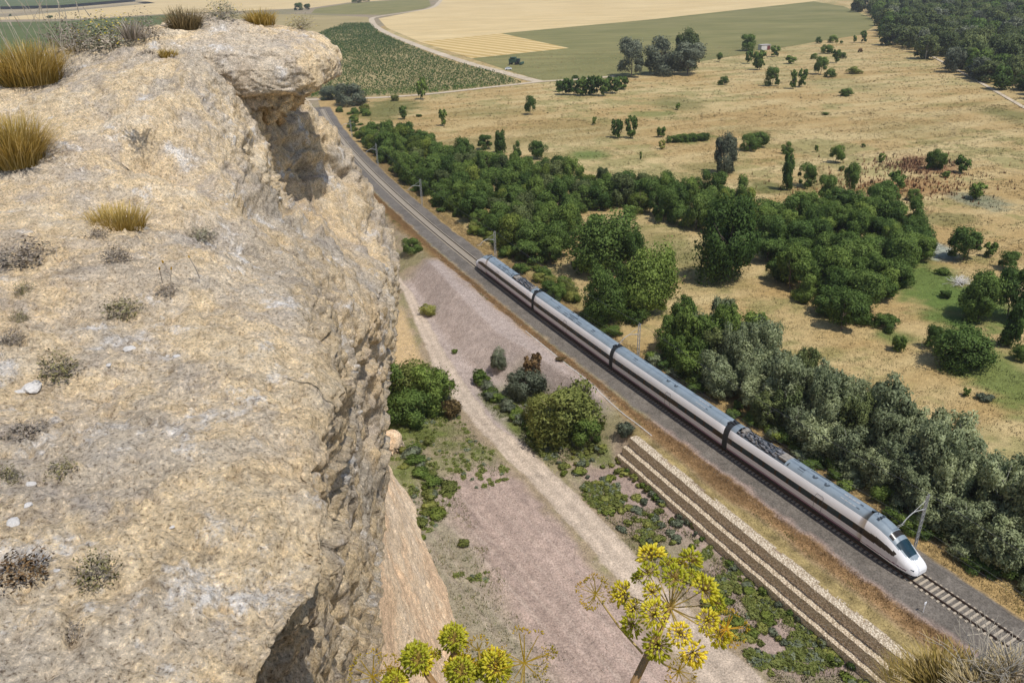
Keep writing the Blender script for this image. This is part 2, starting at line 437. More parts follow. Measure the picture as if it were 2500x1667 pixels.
TRAIL = [[(1880, 190), (1990, 215), (2100, 245), (2190, 290), (2190, 312), (2130, 340), (2000, 355), (1880, 362), (1800, 330), (1740, 300)], [(2200, 372), (2290, 385), (2360, 400)], [(1720, 165), (1760, 178), (1810, 195)]]
TW = [[tuple(at(u * K, v * K)[:2]) for u, v in t] for t in TRAIL]
def ground_col(x, y, s, l):
    n = len(x)
    big = n2(x, y, 34, 3, 1); med = n2(x, y, 7, 3, 2); fine = n2(x, y, 1.6, 2, 3)
    # right: dry plain
    st_ = fbm(np.stack([(x * .94 + y * .34) / 26, (y * .94 - x * .34) / 5.0, np.full_like(x, 8.8)], -1), 4)
    w = np.clip(0.52 + 0.8 * big + 0.4 * med + 1.0 * st_, 0, 1)[:, None]
    c = C_DRY * (1 - w) + C_DRY2 * w
    g = sstep(0.05, 0.5, med + 0.6 * big + 0.45 * fine - .4 * st_)[:, None] * 0.50
    c = c * (1 - g) + C_GRN * 1.3 * g
    for (px, py, rx, ry, pc, st) in PW:
        d = np.hypot((x - px) / rx, (y - py) / ry)
        k = ((1 - sstep(0.55, 1.15, d + 0.55 * med + 0.3 * fine)) * st)[:, None]
        c = c * (1 - k) + pc * k
    for t in TW:
        k = ((1 - sstep(0.3, 1.0, dline(x, y, t) + 0.2 * fine)) * 0.38)[:, None]
        c = c * (1 - k) + np.array((0.20, 0.15, 0.075)) * k
    # greener, rougher strip along the line
    k = (sstep(-26, -10, l) * 0.35 * (l < 0))[:, None]; c = c * (1 - k) + np.array((0.30, 0.21, 0.085)) * k
    k = (sstep(-9.0, -7.0, l + med) * .8 * (l < 0))[:, None]; c = c * (1 - k) + np.array((0.40, 0.27, 0.115)) * (1 + .3 * fine[:, None]) * k
    # left side
    le, re = road_edges(s)
    L = np.tile(C_SCRUB, (n, 1)) * (1 + 0.25 * med[:, None])
    k = (sstep(-0.1, 0.4, med + 0.6 * fine) * 0.6)[:, None]; L = L * (1 - k) + np.array((0.17, 0.165, 0.065)) * k
    k = (sstep(0, 3, le - l + 1.5 * fine) * (1 - sstep(36, 42, s)))[:, None]; L = L * (1 - k) + (C_PINK * 0.95 * (1 + .15 * fine[:, None])) * k
    wc = sstep(42, 50, s) * (1 - sstep(114, 121, s)) * sstep(5.0, 6.2, l + fine * 1.2) * (1 - sstep(0, 2.5, l - le))
    L = L * (1 - wc[:, None]) + (C_MOUND * (1 + .14 * med[:, None])) * wc[:, None]
    # pink dirt yard between road and cliff
    yard = sstep(0, 2.0, l - re + fine) * (1 - sstep(41, 54, s + 5 * med))
    hv = sstep(33, 37, l + 3 * med - 0.08 * (40 - s))
    sk = fbm(np.stack([l / 1.1 + .02 * s, s / 16, np.full_like(x, 2.2)], -1), 4)
    yc = (C_PINK * (1 + 0.13 * med[:, None] + .30 * sk[:, None])) * (1 - hv[:, None]) + np.array((0.27, 0.235, 0.165)) * hv[:, None]
    L = L * (1 - yard[:, None]) + yc * yard[:, None]
    og = sstep(68, 76, s) * sstep(0.5, 2, l - re) * (1 - sstep(100, 110, s)); L = L * (1 - og[:, None]) + C_ORG * og[:, None]
    gp = np.maximum(sstep(43, 47, s) * (1 - sstep(60, 68, s)) * sstep(9.5, 11.5, l) * (1 - sstep(-1.2, .2, l - le)), sstep(44, 50, s) * (1 - sstep(66, 74, s)) * sstep(.6, 2.5, l - re)) * np.clip(.75 + .9 * med + .6 * fine, 0, 1)
    gp = np.maximum(gp, (s < 42) * sstep(10.5, 12, l) * (1 - sstep(-3, 0, l - le)) * np.clip(.1 + 1.3 * med + .7 * fine, 0, .85))
    L = L * (1 - gp[:, None]) + np.array((.135, .155, .045)) * gp[:, None]
    # road with wheel tracks
    rd = sstep(-0.12, 0.22, np.minimum(l - le, re - l) - .25 + 0.3 * fine + .25 * med) * (1 - sstep(150, 170, s))
    tq = (l - le) / np.maximum(re - le, 0.1)
    track = np.exp(-((tq - .3) / .09) ** 2) + np.exp(-((tq - .7) / .09) ** 2)
    rc = C_ROAD * (0.90 + 0.17 * track[:, None] + 0.10 * med[:, None] + .05 * fine[:, None])
    L = L * (1 - rd[:, None]) + rc * rd[:, None]
    # faint wheel marks of the yard
    for (l0, a, cv) in ((26.6, .02, 0), (28.3, .02, 0), (29.6, .025, .003), (31.3, .025, .003), (33, -.01, .004), (34.8, -.01, .004), (36, .10, -.002), (37.7, .10, -.002), (30.5, .12, -.001), (32.2, .12, -.001)):
        dl = l - l0 - a * s - cv * (s - 15) ** 2 - .9 * big
        k = ((1 - sstep(.12, .26, np.abs(dl))) * yard * (.12 + .2 * np.clip(med + .5, 0, 1)))[:, None]; L = L * (1 - k) + np.array((0.245, 0.185, 0.148)) * k
        k = ((1 - sstep(.12, .26, np.abs(dl - .34))) * yard * (.12 + .2 * np.clip(fine + .5, 0, 1)))[:, None]; L = L * (1 - k) + np.array((0.46, 0.375, 0.31)) * k
    # rusty weeds by the line
    ed = 4.1 + 0.55 * med + 0.5 * fine
    ru = sstep(0, 0.5, l - ed) * (1 - sstep(6.2, 8.2, l + 1.2 * med)) * (1 - sstep(170, 200, s)) * (1 - 0.8 * wc)
    L = L * (1 - ru[:, None]) + (C_RUST * (1 + .5 * med[:, None])) * ru[:, None]
    tn = sstep(6.4, 7.6, l + med) * (l < wall_l(s) + .4) * (s < 39); L = L * (1 - tn[:, None]) + (np.array((0.30, 0.23, 0.10)) * (1 + .5 * fine[:, None])) * tn[:, None]
    c = np.where((l > 0)[:, None], L, c)
    # ballast
    bl = np.where(l > 0, sstep(0, 0.5, ed - l), sstep(0, 0.5, l + 4.5 + 0.5 * med + 0.4 * fine))
    bl = bl * (1 - sstep(338, 350, s))
    bc = C_BAL * (1 + 0.16 * med[:, None] + 0.18 * fine[:, None])
    c = c * (1 - bl[:, None]) + bc * bl[:, None]
    return np.clip(c, 0.01, 0.9), bl, rd, wc

S_ = np.concatenate([np.arange(-60, -32, 1.0), np.arange(-32, 70, .4), np.arange(70, 165, 0.6), np.arange(165, 420, 2.0), np.arange(420, 760, 5), np.arange(760, 2400, 40)])
L_ = np.concatenate([np.arange(-640, -220, 8), np.arange(-220, -27, 1.3), np.arange(-27, 9, 0.42), np.arange(9, 46, .27), np.arange(46, 120, 4), np.arange(120, 1000, 40)])
gs, gl = np.meshgrid(S_, L_, indexing='ij')
gx, gy = tr(gs.ravel(), gl.ravel()); gz = ground_z(gx, gy)
gcol, gbl, grd, gwc = ground_col(gx, gy, gs.ravel(), gl.ravel())
GV = np.stack([gx, gy, gz], -1); GF = gridF(len(S_), len(L_))
fl = gl.ravel()[GF].mean(1); fb = gbl[GF].mean(1); frd = grd[GF].mean(1); fwc = gwc[GF].mean(1); fs = gs.ravel()[GF].mean(1)
cls = np.where(fb > 0.5, 1, np.where((frd > 0.5) & (fl > 0), 2, np.where((fwc > 0.5) & (fl > 0), 3, np.where(fl > 0, 4, 0))))
for k, nm in ((0, 'dry_grassland'), (1, 'ballast_bed'), (2, 'dirt_road'), (3, 'soil_mound'), (4, 'ground')):
    f = GF[cls == k]; ids, inv = np.unique(f, return_inverse=True)
    me = make_mesh(nm, GV[ids], inv.reshape(f.shape), True, gcol[ids])
    struct(link(nm, me, M['ground']))
# sheet that reaches the horizon, below the detailed ground
hz = make_mesh('ground', np.array([(-4500, -1500, -8), (4500, -1500, -8), (4500, 6500, -8), (-4500, 6500, -8)]), [(0, 1, 2, 3)])
M['far'] = plain('far_ground', (0.36, 0.28, 0.15), 0.95, var=0.3, scale=0.01)
struct(link('far_ground', hz, M['far']))

# ------------------------------------------------------------------ far fields (sheets on the plain)
def field_mat(name, c1, c2, sc, fine, stripes=None):
    mt, nt, b = new_mat(name); vec = coords(nt)
    n = noise(nt, sc, 6, 0.6, vec); c = ramp(nt, n.outputs[0], [(0.3, c1), (0.7, c2)]).outputs[0]
    mp = N(nt, 'ShaderNodeMapping'); nt.links.new(vec, mp.inputs[0]); mp.inputs['Rotation'].default_value = (0, 0, 0.35); mp.inputs['Scale'].default_value = (0.12, 1, 1)
    n3 = noise(nt, fine, 5, 0.7, mp.outputs[0])
    c = mixc(nt, 1.0, c, ramp(nt, n3.outputs[0], [(0.3, (.8, .8, .78)), (0.7, (1.16, 1.15, 1.12))]).outputs[0], 'MULTIPLY')
    if stripes:
        ang, per, cs = stripes
        mp2 = N(nt, 'ShaderNodeMapping'); nt.links.new(vec, mp2.inputs[0]); mp2.inputs['Rotation'].default_value = (0, 0, ang)
        w = N(nt, 'ShaderNodeTexWave'); w.inputs['Scale'].default_value = 2 * math.pi / per / 20 * 1.0; w.inputs['Distortion'].default_value = 0.4
        nt.links.new(mp2.outputs[0], w.inputs[0])
        r = ramp(nt, w.outputs[0], [(0.35, (0, 0, 0)), (0.6, (1, 1, 1))])
        c = mixc(nt, r.outputs[0], c, cs)
    nt.links.new(c, b.inputs['Base Color']); b.inputs['Roughness'].default_value = 0.95; b.inputs['Specular IOR Level'].default_value = 0.1
    return mt
def sheet(name, px, z, mat, dense=True):
    P = [at(u, v, z) for u, v in px]
    return struct(link(name, make_mesh(name, np.array(P), [tuple(range(len(P)))]), mat))
M['wheat'] = field_mat('wheat', (0.54, 0.405, 0.205), (0.62, 0.48, 0.26), 0.012, 0.12)
M['meadow'] = field_mat('meadow', (0.155, 0.155, 0.058), (0.24, 0.215, 0.092), 0.014, 0.10)
M['stub'] = field_mat('stubble', (0.60, 0.45, 0.22), (0.64, 0.49, 0.25), 0.02, 0.2, (rad(-32), 11.0, (0.46, 0.315, 0.115)))
M['vsoil'] = field_mat('vineyard_soil', (0.30, 0.245, 0.115), (0.38, 0.30, 0.155), 0.02, 0.3)
M['vsoil2'] = field_mat('vineyard_far', (0.17, 0.165, 0.06), (0.25, 0.22, 0.09), 0.03, 0.3)
M['lane'] = field_mat('lane', (0.47, 0.385, 0.28), (0.55, 0.46, 0.35), 0.05, 0.3)
M['crop'] = field_mat('green_crop', (0.075, 0.10, 0.025), (0.12, 0.14, 0.045), 0.012, 0.1)
sheet('wheat_field', [(924, 46), (945, 69), (1025, 103), (1224, 82), (1600, 47), (1986, 4), (2100, -14), (1700, -30), (1200, -30), (1085, -6), (1077, 4), (1060, 19)], -1.14, M['wheat'])
sheet('meadow', [(1152, 143), (1389, 118), (1224, 82), (1600, 47), (1986, 4), (2060, 16), (2130, 46), (2138, 62), (2100, 86), (2000, 101), (1880, 122), (1700, 152), (1540, 187), (1400, 201), (1330, 199), (1240, 172)], -1.15, M['meadow'])
sheet('stubble_field', [(1025, 103), (1224, 82), (1389, 118), (1152, 143)], -1.13, M['stub'])
VY = [(500, 36), (735, 36), (898, 42), (905, 60), (925, 80), (1000, 112), (1100, 152), (1200, 177), (1250, 192), (1268, 203), (1200, 213), (1050, 228), (900, 236), (770, 238), (700, 240), (500, 200)]
sheet('vineyard_soil', VY, -1.16, M['vsoil'])
V2 = [(760, 33), (770, 22), (860, 8), (1045, -4), (1052, 14), (1035, 22), (930, 37)]
sheet('vineyard_soil', V2, -1.16, M['vsoil2'])
sheet('green_field', [(-300, 24), (150, 13), (330, -2), (330, -16), (-300, -16)], -1.15, M['crop'])
sheet('wheat_field', [(-300, 52), (20, 42), (380, 8), (330, -1), (560, -8), (1040, -14), (1040, -5), (850, 7), (760, 20), (640, 25), (420, 34), (180, 47)], -1.155, M['wheat'])
sheet('green_field', [(-300, 58), (140, 53), (420, 36), (500, 36), (500, 160), (-300, 170)], -1.15, M['crop'])
def lane(name, px, w, z=-1.10):
    P = [at(u, v, z)[:2] for u, v in px]; Q = []
    for i in range(len(P) - 1):
        for k in range(5): Q.append(P[i] * (1 - k / 5) + P[i + 1] * k / 5)
    Q.append(P[-1]); Q = np.array(Q)
    for _ in range(3): Q[1:-1] = (Q[:-2] + 2 * Q[1:-1] + Q[2:]) / 4
    t = np.gradient(Q, axis=0); t /= np.linalg.norm(t, axis=1)[:, None]; nrm = np.stack([-t[:, 1], t[:, 0]], -1)
    ww = w / 2 * (1 + 0.15 * n2(Q[:, 0], Q[:, 1], 15, 2))[:, None]
    V = np.concatenate([np.c_[Q + nrm * ww, np.full(len(Q), z)], np.c_[Q - nrm * ww, np.full(len(Q), z)]])
    n = len(Q); F = np.array([(i, i + 1, n + i + 1, n + i) for i in range(n - 1)])
    return struct(link(name, make_mesh(name, V, F), M['lane']))
lane('farm_lane', [(1077, 0), (1064, 16), (1040, 24), (925, 40), (905, 45), (912, 62), (945, 82), (1040, 120), (1150, 157), (1240, 180), (1300, 196), (1322, 200)], 7.0)
lane('farm_lane', [(690, 246), (760, 243), (900, 240), (1040, 231), (1180, 215), (1270, 205), (1330, 198), (1420, 194), (1500, 186)], 4.5, -1.08)
lane('riverside_track', [(2215, 105), (2290, 145), (2400, 205), (2500, 262), (2620, 330)], 1.9, -0.98)

# ------------------------------------------------------------------ vines in the field
def blob_mesh(seed, n=14):
    r = np.random.default_rng(seed)
    V = []; F = []
    for i in range(n):
        c = r.normal(0, 1, 3); c /= np.linalg.norm(c); c = c * np.array((.5, .5, .5)) * r.uniform(.6, 1) + np.array((0, 0, .5))
        d = r.normal(0, 1, (3, 3)); d /= np.linalg.norm(d, axis=1)[:, None]
        for q in d: V.append(c + q * 0.30)
        F.append((3 * i, 3 * i + 1, 3 * i + 2))
    col = np.repeat(r.random(n), 3)[:, None].repeat(3, 1)
    return make_mesh('vine', np.array(V), np.array(F), col=col)
M['vine'] = leaf_mat('leaf_vine', (0.045, 0.095, 0.018), (0.14, 0.22, 0.045), .3)
vpoly = [at(u, v, -1.16)[:2] for u, v in VY]
ax_ = rad(24); ca, sa = math.cos(ax_), math.sin(ax_)
aa, bb = np.meshgrid(np.arange(-500, 1400, 2.9), np.arange(-500, 1400, 2.0)); aa = aa.ravel(); bb = bb.ravel()
aa = aa + rng.normal(0, .35, len(aa)); bb = bb + rng.normal(0, .3, len(bb))
vx = aa * ca - bb * sa - 200; vy = aa * sa + bb * ca + 300
k = inpoly(vx, vy, vpoly) & (vy < 1000) & (vx > -190) & (rng.random(len(vx)) < 0.93 - 0.25 * (n2(vx, vy, 40, 2, 9) > 0.25))
vx, vy = vx[k], vy[k]
o_ = np.argsort(np.hypot(vx + 20, vy)); vx, vy = vx[o_], vy[o_]
vm = [blob_mesh(i) for i in range(4)]
for i in range(0, min(300, len(vx))):
    q = link('vine', vm[i % 4], M['vine'], loc=(vx[i], vy[i], -1.2), rot=(0, 0, rng.uniform(0, 6)), scale=(rng.uniform(1.5, 2.3), rng.uniform(1.5, 2.3), rng.uniform(1.3, 1.9)))
    tag(q, 'small green vine in the near rows of the vineyard beside the pale lane', 'vine', 'vines at the near end of the vineyard')
def merge_instances(meshes, xs, ys, zs, sx, sz):
    Vs = []; Fs = []; Cs = []; b = 0
    for j, me in enumerate(meshes):
        V = np.zeros(len(me.vertices) * 3, np.float32); me.vertices.foreach_get('co', V); V = V.reshape(-1, 3)
        F = np.zeros(len(me.loops), np.int32); me.loops.foreach_get('vertex_index', F); F = F.reshape(-1, len(me.polygons[0].vertices))
        C = np.zeros(len(me.vertices) * 4, np.float32); me.color_attributes['Col'].data.foreach_get('color', C); C = C.reshape(-1, 4)[:, :3]
        ix = np.arange(j, len(xs), len(meshes)); a = rng.uniform(0, 6.28, len(ix))
        X = V[None, :, 0] * np.cos(a)[:, None] - V[None, :, 1] * np.sin(a)[:, None]; Y = V[None, :, 0] * np.sin(a)[:, None] + V[None, :, 1] * np.cos(a)[:, None]
        W = np.stack([X * sx[ix][:, None] + xs[ix][:, None], Y * sx[ix][:, None] + ys[ix][:, None], V[None, :, 2] * sz[ix][:, None] + zs[ix][:, None]], -1).reshape(-1, 3)
        FF = (F[None] + (np.arange(len(ix)) * len(V))[:, None, None]).reshape(-1, F.shape[1]) + b
        Vs.append(W); Fs.append(FF); Cs.append(np.tile(C, (len(ix), 1)) * rng.uniform(.6, 1.2, len(ix)).repeat(len(V))[:, None]); b += len(W)
    return make_mesh('merged', np.concatenate(Vs), np.concatenate(Fs), col=np.clip(np.concatenate(Cs), 0, 1))
n_ = len(vx) - 300
me = merge_instances([blob_mesh(20 + i, 9) for i in range(5)], vx[300:], vy[300:], np.full(n_, -1.2), rng.uniform(1.5, 2.4, n_) * (1 + .25 * sstep(550, 800, vy[300:])), rng.uniform(1.3, 1.9, n_))
tag(link('vineyard', me, M['vine']), 'green vines in dotted rows covering the field beyond the overhang', 'vineyard', kind='stuff')

# ------------------------------------------------------------------ railway track
track = empty('railway_track'); tag(track, 'single railway track of dark rails on pale concrete sleepers in grey ballast', 'railway')
def rail(l0):
    prof = [(-.075, -.172), (.075, -.172), (.075, -.155), (.018, -.13), (.018, -.045), (.036, -.03), (.036, 0), (-.036, 0), (-.036, -.03), (-.018, -.045), (-.018, -.13), (-.075, -.155)]
    ss = np.concatenate([np.arange(-40, 130, 2.0), np.arange(130, 346, 4.0)]); V = []
    for s in ss:
        for (a, z) in prof:
            x, y = tr(s, l0 + a); V.append((x, y, z))
    n = len(prof); F = []
    for i in range(len(ss) - 1):
        for k in range(n): F.append((i * n + k, i * n + (k + 1) % n, (i + 1) * n + (k + 1) % n, (i + 1) * n + k))
    return make_mesh('rail', np.array(V), np.array(F))
for l0 in (.87, -.87): link('rail', rail(l0), M['rail'], track)
mb = MB(); 
V = [(-.15, -1.3, -.1), (.15, -1.3, -.1), (.15, 1.3, -.1), (-.15, 1.3, -.1), (-.11, -1.27, .1), (.11, -1.27, .1), (.11, -.45, .06), (.11, .45, .06), (.11, 1.27, .1), (-.11, 1.27, .1), (-.11, .45, .06), (-.11, -.45, .06)]
mb.add(V, [(0, 1, 5, 4), (1, 2, 8, 7, 6, 5), (2, 3, 9, 8), (3, 0, 4, 11, 10, 9), (4, 5, 6, 11), (6, 7, 10, 11), (7, 8, 9, 10)])
slm = mb.mesh('sleeper'); slm.materials.append(M['sleeper'])
hid = MB(); cnt = 0
for i in range(-50, 560):
    s = i * 0.6 + .25
    x, y = tr(s, 0); a = -thead(s)
    if (-29 < s < 0.6) or (106.4 < s < 255):
        cnt += 1
        if cnt <= 295:
            link('sleeper', slm, None, track, loc=(x, y, -.262), rot=(0, 0, a + math.pi / 2 + rng.normal(0, .006))); continue
    hid.box((x, y, -.262), (.26, 2.6, .17), a + math.pi / 2)
hb = hid.build('sleepers', M['sleeper'], track); hb['kind'] = 'stuff'

# ------------------------------------------------------------------ train
train = empty('train', (*tr(50, 0), 0)); tag(train, 'four car white passenger train with grey roof and black window band on the railway', 'train')
tinv = Matrix.Translation((-train.location[0], -train.location[1], 0))
PROF = [(1.22, .42), (1.36, .60), (1.43, .80), (1.45, .92), (1.455, 1.0), (1.458, 1.06), (1.46, 1.14), (1.46, 1.25), (1.46, 1.4), (1.46, 1.52), (1.46, 1.64), (1.46, 1.76), (1.455, 1.78), (1.453, 1.9), (1.45, 2.0), (1.445, 2.1), (1.44, 2.2), (1.432, 2.3), (1.425, 2.4), (1.415, 2.5), (1.405, 2.60), (1.40, 2.62), (1.385, 2.7), (1.375, 2.78),
        (1.36, 2.85), (1.30, 3.08), (1.22, 3.30), (1.12, 3.50), (1.06, 3.60), (.95, 3.75), (.78, 3.90), (.55, 4.02), (.3, 4.09), (0, 4.12)]
FULL = PROF + [(-a, b) for a, b in PROF[::-1][1:]]
LC_E, LC_M, GAP = 27.1, 25.1, 0.9
NOSE = 6.4
def nose_dim(t):
    q = np.clip(t / NOSE, 0, 1)
    zt = np.interp(t, [0, .12, .35, .7, 1.1, 1.6, 2.2, 3.0, 3.8, 4.8, 5.8, 6.4], [1.15, 1.42, 1.66, 1.86, 2.05, 2.34, 2.74, 3.24, 3.64, 3.93, 4.08, 4.12])
    w = np.interp(t, [0, .12, .35, .7, 1.2, 1.9, 2.8, 3.8, 5, 6.4], [.72, .98, 1.13, 1.24, 1.33, 1.40, 1.44, 1.455, 1.46, 1.46]) / 1.46
    zb = np.interp(t, [0, .3, 1, 2.0], [.62, .45, .42, .42])
    return zt, w, zb
def car_grid(L, nose, x_lo, x_hi):
    """x runs from the rear end (0) to the front end (L)"""
    if nose:
        ts = np.concatenate([[0, .03, .08], np.arange(.14, 4.0, .045), np.arange(4.0, NOSE, .16), [NOSE]])
        xs = np.concatenate([[0.0, .06], np.arange(1.0, L - NOSE, 1.0), (L - ts)[::-1]])
    else:
        xs = np.concatenate([[0, .06], np.arange(1.0, L - .5, 1.0), [L - .06, L]])
    V = np.zeros((len(xs), len(FULL), 3))
    for i, x in enumerate(xs):
        t = L - x
        for j, (y, z) in enumerate(FULL):
            if nose and t < NOSE:
                zt, w, zb = nose_dim(t)
                n = (z - .42) / 3.70
                sharp = 1 - .55 * (1 - np.clip(t / 2.6, 0, 1)) * n
                V[i, j] = (x, y * w * (1 - .10 * (1 - min(1, t / 3)) * n ** 2), zb + n * (zt - zb))
            else:
                e = .97 if (x < .01 or (not nose and x > L - .01)) else 1
                V[i, j] = (x, y * e, 2 + (z - 2) * e)
    return xs, V
def build_car(kind):
    """returns a list of (part name, mesh, material key)"""
    nose = kind == 'end'; L = LC_E if nose else LC_M
    xs, V = car_grid(L, nose, 0, 0)
    n, mm = V.shape[:2]; F = gridF(n, mm)
    cen = V.reshape(-1, 3)[F].mean(1); t = L - cen[:, 0]
    fy = np.array([(abs(FULL[j][0]) + abs(FULL[j + 1][0])) / 2 for j in range(mm - 1)]); fz = np.array([(FULL[j][1] + FULL[j + 1][1]) / 2 for j in range(mm - 1)])
    y0 = np.tile(fy, n - 1); z0 = np.tile(fz, n - 1)
    c = np.full(len(F), 0)
    c[z0 < 1.76] = 1                                   # lower panel
    c[(z0 > 1.02) & (z0 < 1.14) & (z0 > 1.06)] = 3
    c[(z0 > .82) & (z0 < 1.0)] = 3
    c[z0 < .80] = 4
    c[(z0 > 1.77) & (z0 < 2.61)] = 2                   # window band
    c[z0 > 3.60] = 5                                   # roof
    if nose:
        N_ = t < NOSE
        z = cen[:, 2]; ya = np.abs(cen[:, 1]); zz = z0
        cn = np.where(z < .70, 4, 0)
        cn = np.where((z < 1.02) & (z >= .9) & (t > .9), 3, cn)
        cn = np.where((z < 1.76) & (z >= 1.02) & (t > 2.0), 1, cn)
        cn = np.where((z > 1.77 - .10 * np.clip(3.4 - t, 0, 2)) & (z < 2.61 - .22 * np.clip(4.4 - t, 0, 3)) & (t > 2.35 - .45 * (z - 2.0)) & (zz < 3.3), 2, cn)
        lim = np.interp(t, [.75, 1.0, 1.4, 2.2, 3.4, 4.5, NOSE], [0, .66, .86, 1.0, 1.05, 1.08, 1.09])
        rf = (y0 < lim) & (zz > 2.9)
        cn = np.where(rf, 5, cn)
        cn = np.where(rf & (t > 1.25) & (t < 2.75) & (y0 < lim - .13), 6, cn)
        cn = np.where(rf & (t > 3.15) & (t < 3.70) & (y0 < lim - .10), 7, cn)
        c = np.where(N_, cn, c)
        well = (cen[:, 0] > .7) & (cen[:, 0] < 9.4) & (z0 > 3.66)
        c = np.where(well, 99, c)
    parts = []
    for k, nm, mt in ((0, 'car_body', 'white'), (1, 'lower_panel', 'shaded_white'), (2, 'window_band', 'band'), (3, 'stripe', 'purple'), (4, 'skirt', 'under'), (5, 'roof', 'roof'), (6, 'windscreen', 'glass'), (7, 'light_panel', 'band')):
        f = F[c == k]
        if len(f) == 0: continue
        ids, inv = np.unique(f, return_inverse=True)
        parts.append((nm, make_mesh(nm, V.reshape(-1, 3)[ids], inv.reshape(f.shape), True), mt))
    # end walls, floor
    mb = MB(); poly = [tuple(q) for q in V[0][:, 1:]]
    mb.add([(0.0, a, b) for a, b in poly], [tuple(range(len(poly)))])
    poly = V[-1][:, 1:]
    if not nose: mb.add([(L, a, b) for a, b in poly], [tuple(range(len(poly)))])
    mb.box((L / 2 - (1 if nose else 0), 0, .55), (L - (4 if nose else .4), 2.3, .5))
    parts.append(('end_wall', mb.mesh('end_wall'), 'under'))
    if nose:
        mb = MB(); mb.add([(L - .0, a, b) for a, b in poly], [tuple(range(len(poly)))[::-1]]); parts.append(('nose_cap', mb.mesh('nose_cap'), 'white'))
        mb = MB(); mb.box((5.05, 0, 3.48), (8.9, 2.0, .06)); mb.box((9.45, 0, 3.75), (.10, 1.9, .55)); parts.append(('roof_well', mb.mesh('roof_well'), 'roofdark'))
        mb = MB(); r = random.Random(3)
        for i in range(85):
            mb.box((r.uniform(.9, 7.6), r.uniform(-.85, .85), 3.6 + r.uniform(0, .22)), (r.uniform(.12, .6), r.uniform(.08, .4), r.uniform(.08, .35)), r.uniform(-.1, .1))
        parts.append(('roof_equipment', mb.mesh('roof_equipment'), 'equip'))
        mb = MB()
        for i in range(18):
            x = r.uniform(.9, 7.3); y = r.uniform(-.7, .7); mb.tube([(x, y, 3.5), (x, y, 4.05)], .07, 6)
        mb.box((8.3, .1, 3.78), (1.3, 1.3, .3)); mb.box((1.6, 0, 3.95), (.5, 1.1, .2))
        parts.append(('insulator', mb.mesh('insulator'), 'insul'))
        mb = MB()
        for y in (-.45, .45): mb.tube([(2.2, y, 3.75), (4.4, y * .5, 4.12), (6.4, y * 1.4, 4.0)], .045, 5)
        mb.tube([(6.4, -.85, 4.02), (6.4, .85, 4.02)], .05, 5); mb.tube([(6.7, -.85, 4.02), (6.7, .85, 4.02)], .05, 5); mb.tube([(2.2, -.6, 3.75), (2.2, .6, 3.75)], .05, 5); mb.tube([(4.4, -.3, 4.1), (4.4, .3, 4.1)], .05, 5)
        parts.append(('pantograph', mb.mesh('pantograph'), 'roofdark'))
        mb = MB(); mb.tube([(L - NOSE + .9, -.5, 4.14), (L - NOSE + .9, .5, 4.14)], .06, 5)
        for y in (-.45, -.1, .35): mb.box((L - NOSE + .95, y, 4.17), (.3, .16, .12))
        mb.tube([(L - NOSE + .4, .1, 4.08), (L - NOSE + .4, .1, 4.5)], .03, 5)
        parts.append(('aerial', mb.mesh('aerial'), 'roofdark'))
        for y in (-1, 1):
            mb = MB(); mb.tube([(L - .62, y * 1.02, 1.22), (L - .30, y * .90, 1.18)], .12, 8)
            parts.append(('headlight', mb.mesh('headlight'), 'glass'))
        mb = MB(); mb.tube([(L - 1.18, .1, 2.02), (L - 1.75, -.35, 2.42)], .025, 4); parts.append(('wiper', mb.mesh('wiper'), 'under'))
        fx = 13.0
    else: fx = 12.4
    def zr(x, y):
        for (a, b), (a2, b2) in zip(PROF[:-1], PROF[1:]):
            if a2 <= abs(y) <= a and b > 2: return b + (b2 - b) * (a - abs(y)) / (a - a2 + 1e-9)
        return 4.12
    for dx in (0, 1.7):
        mb = MB(); c0 = (fx + dx, -.25, zr(0, .25) + .012)
        mb.tube([(c0[0], c0[1], c0[2] - .06), c0], .34, 14); parts.append(('fan', mb.mesh('fan'), 'roofdark'))
        mb = MB(); mb.tube([(c0[0], c0[1], c0[2] - .05), (c0[0], c0[1], c0[2] + .05)], .13, 8); parts.append(('fan_hub', mb.mesh('fan_hub'), 'roof'))
    def panel(nm, x, y, lx, ly, mt, h=.02, ry=0):
        s = 1 if y >= 0 else -1
        z1, z2 = zr(0, abs(y) - ly / 2), zr(0, min(1.1, abs(y) + ly / 2))
        V = []
        for dz in (-.05, h):
            for xx in (x - lx / 2, x + lx / 2):
                V += [(xx, s * (abs(y) - ly / 2), z1 + dz), (xx, s * (abs(y) + ly / 2), z2 + dz)]
        q = MB(); q.add(V, [(4, 5, 7, 6), (0, 4, 6, 2), (1, 3, 7, 5), (0, 1, 5, 4), (2, 6, 7, 3)]); parts.append((nm, q.mesh(nm), mt))
    for i, (dx, y, lx, ly) in enumerate([(-2.2, .8, 1.3, .35), (.2, .78, 1.5, .35), (2.2, .8, 1.4, .35), (-.3, .38, 1.8, .16), (1.0, .42, 1.0, .14)]):
        panel('vent', fx + dx, y, lx, ly, 'roofdark')
    hx = L - NOSE - 3.6 if nose else L - 6.2
    for i in range(5): panel('slat', hx + i * .52, -.35, .40, .75, 'steel' if i < 4 else 'roofdark', .03)
    panel('hatch', hx - 1.6, .55, .9, .4, 'roofdark', .015); panel('hatch', 4.6 if not nose else hx - 6, -.45, .9, .4, 'roofdark', .015); panel('hatch', 6.2 if not nose else hx - 7.5, .5, .9, .4, 'roofdark', .015)
    # seams across the roof
    mb = MB()
    for x in np.arange(2.2, (L - NOSE) if nose else L - 1, 3.1):
        if nose and x < 9.6: continue
        P = [(float(x), a, b + .006) for a, b in FULL if b > 3.55]
        mb.tube(P, .012, 4, False)
    parts.append(('roof_seam', mb.mesh('roof_seam'), 'roofdark'))
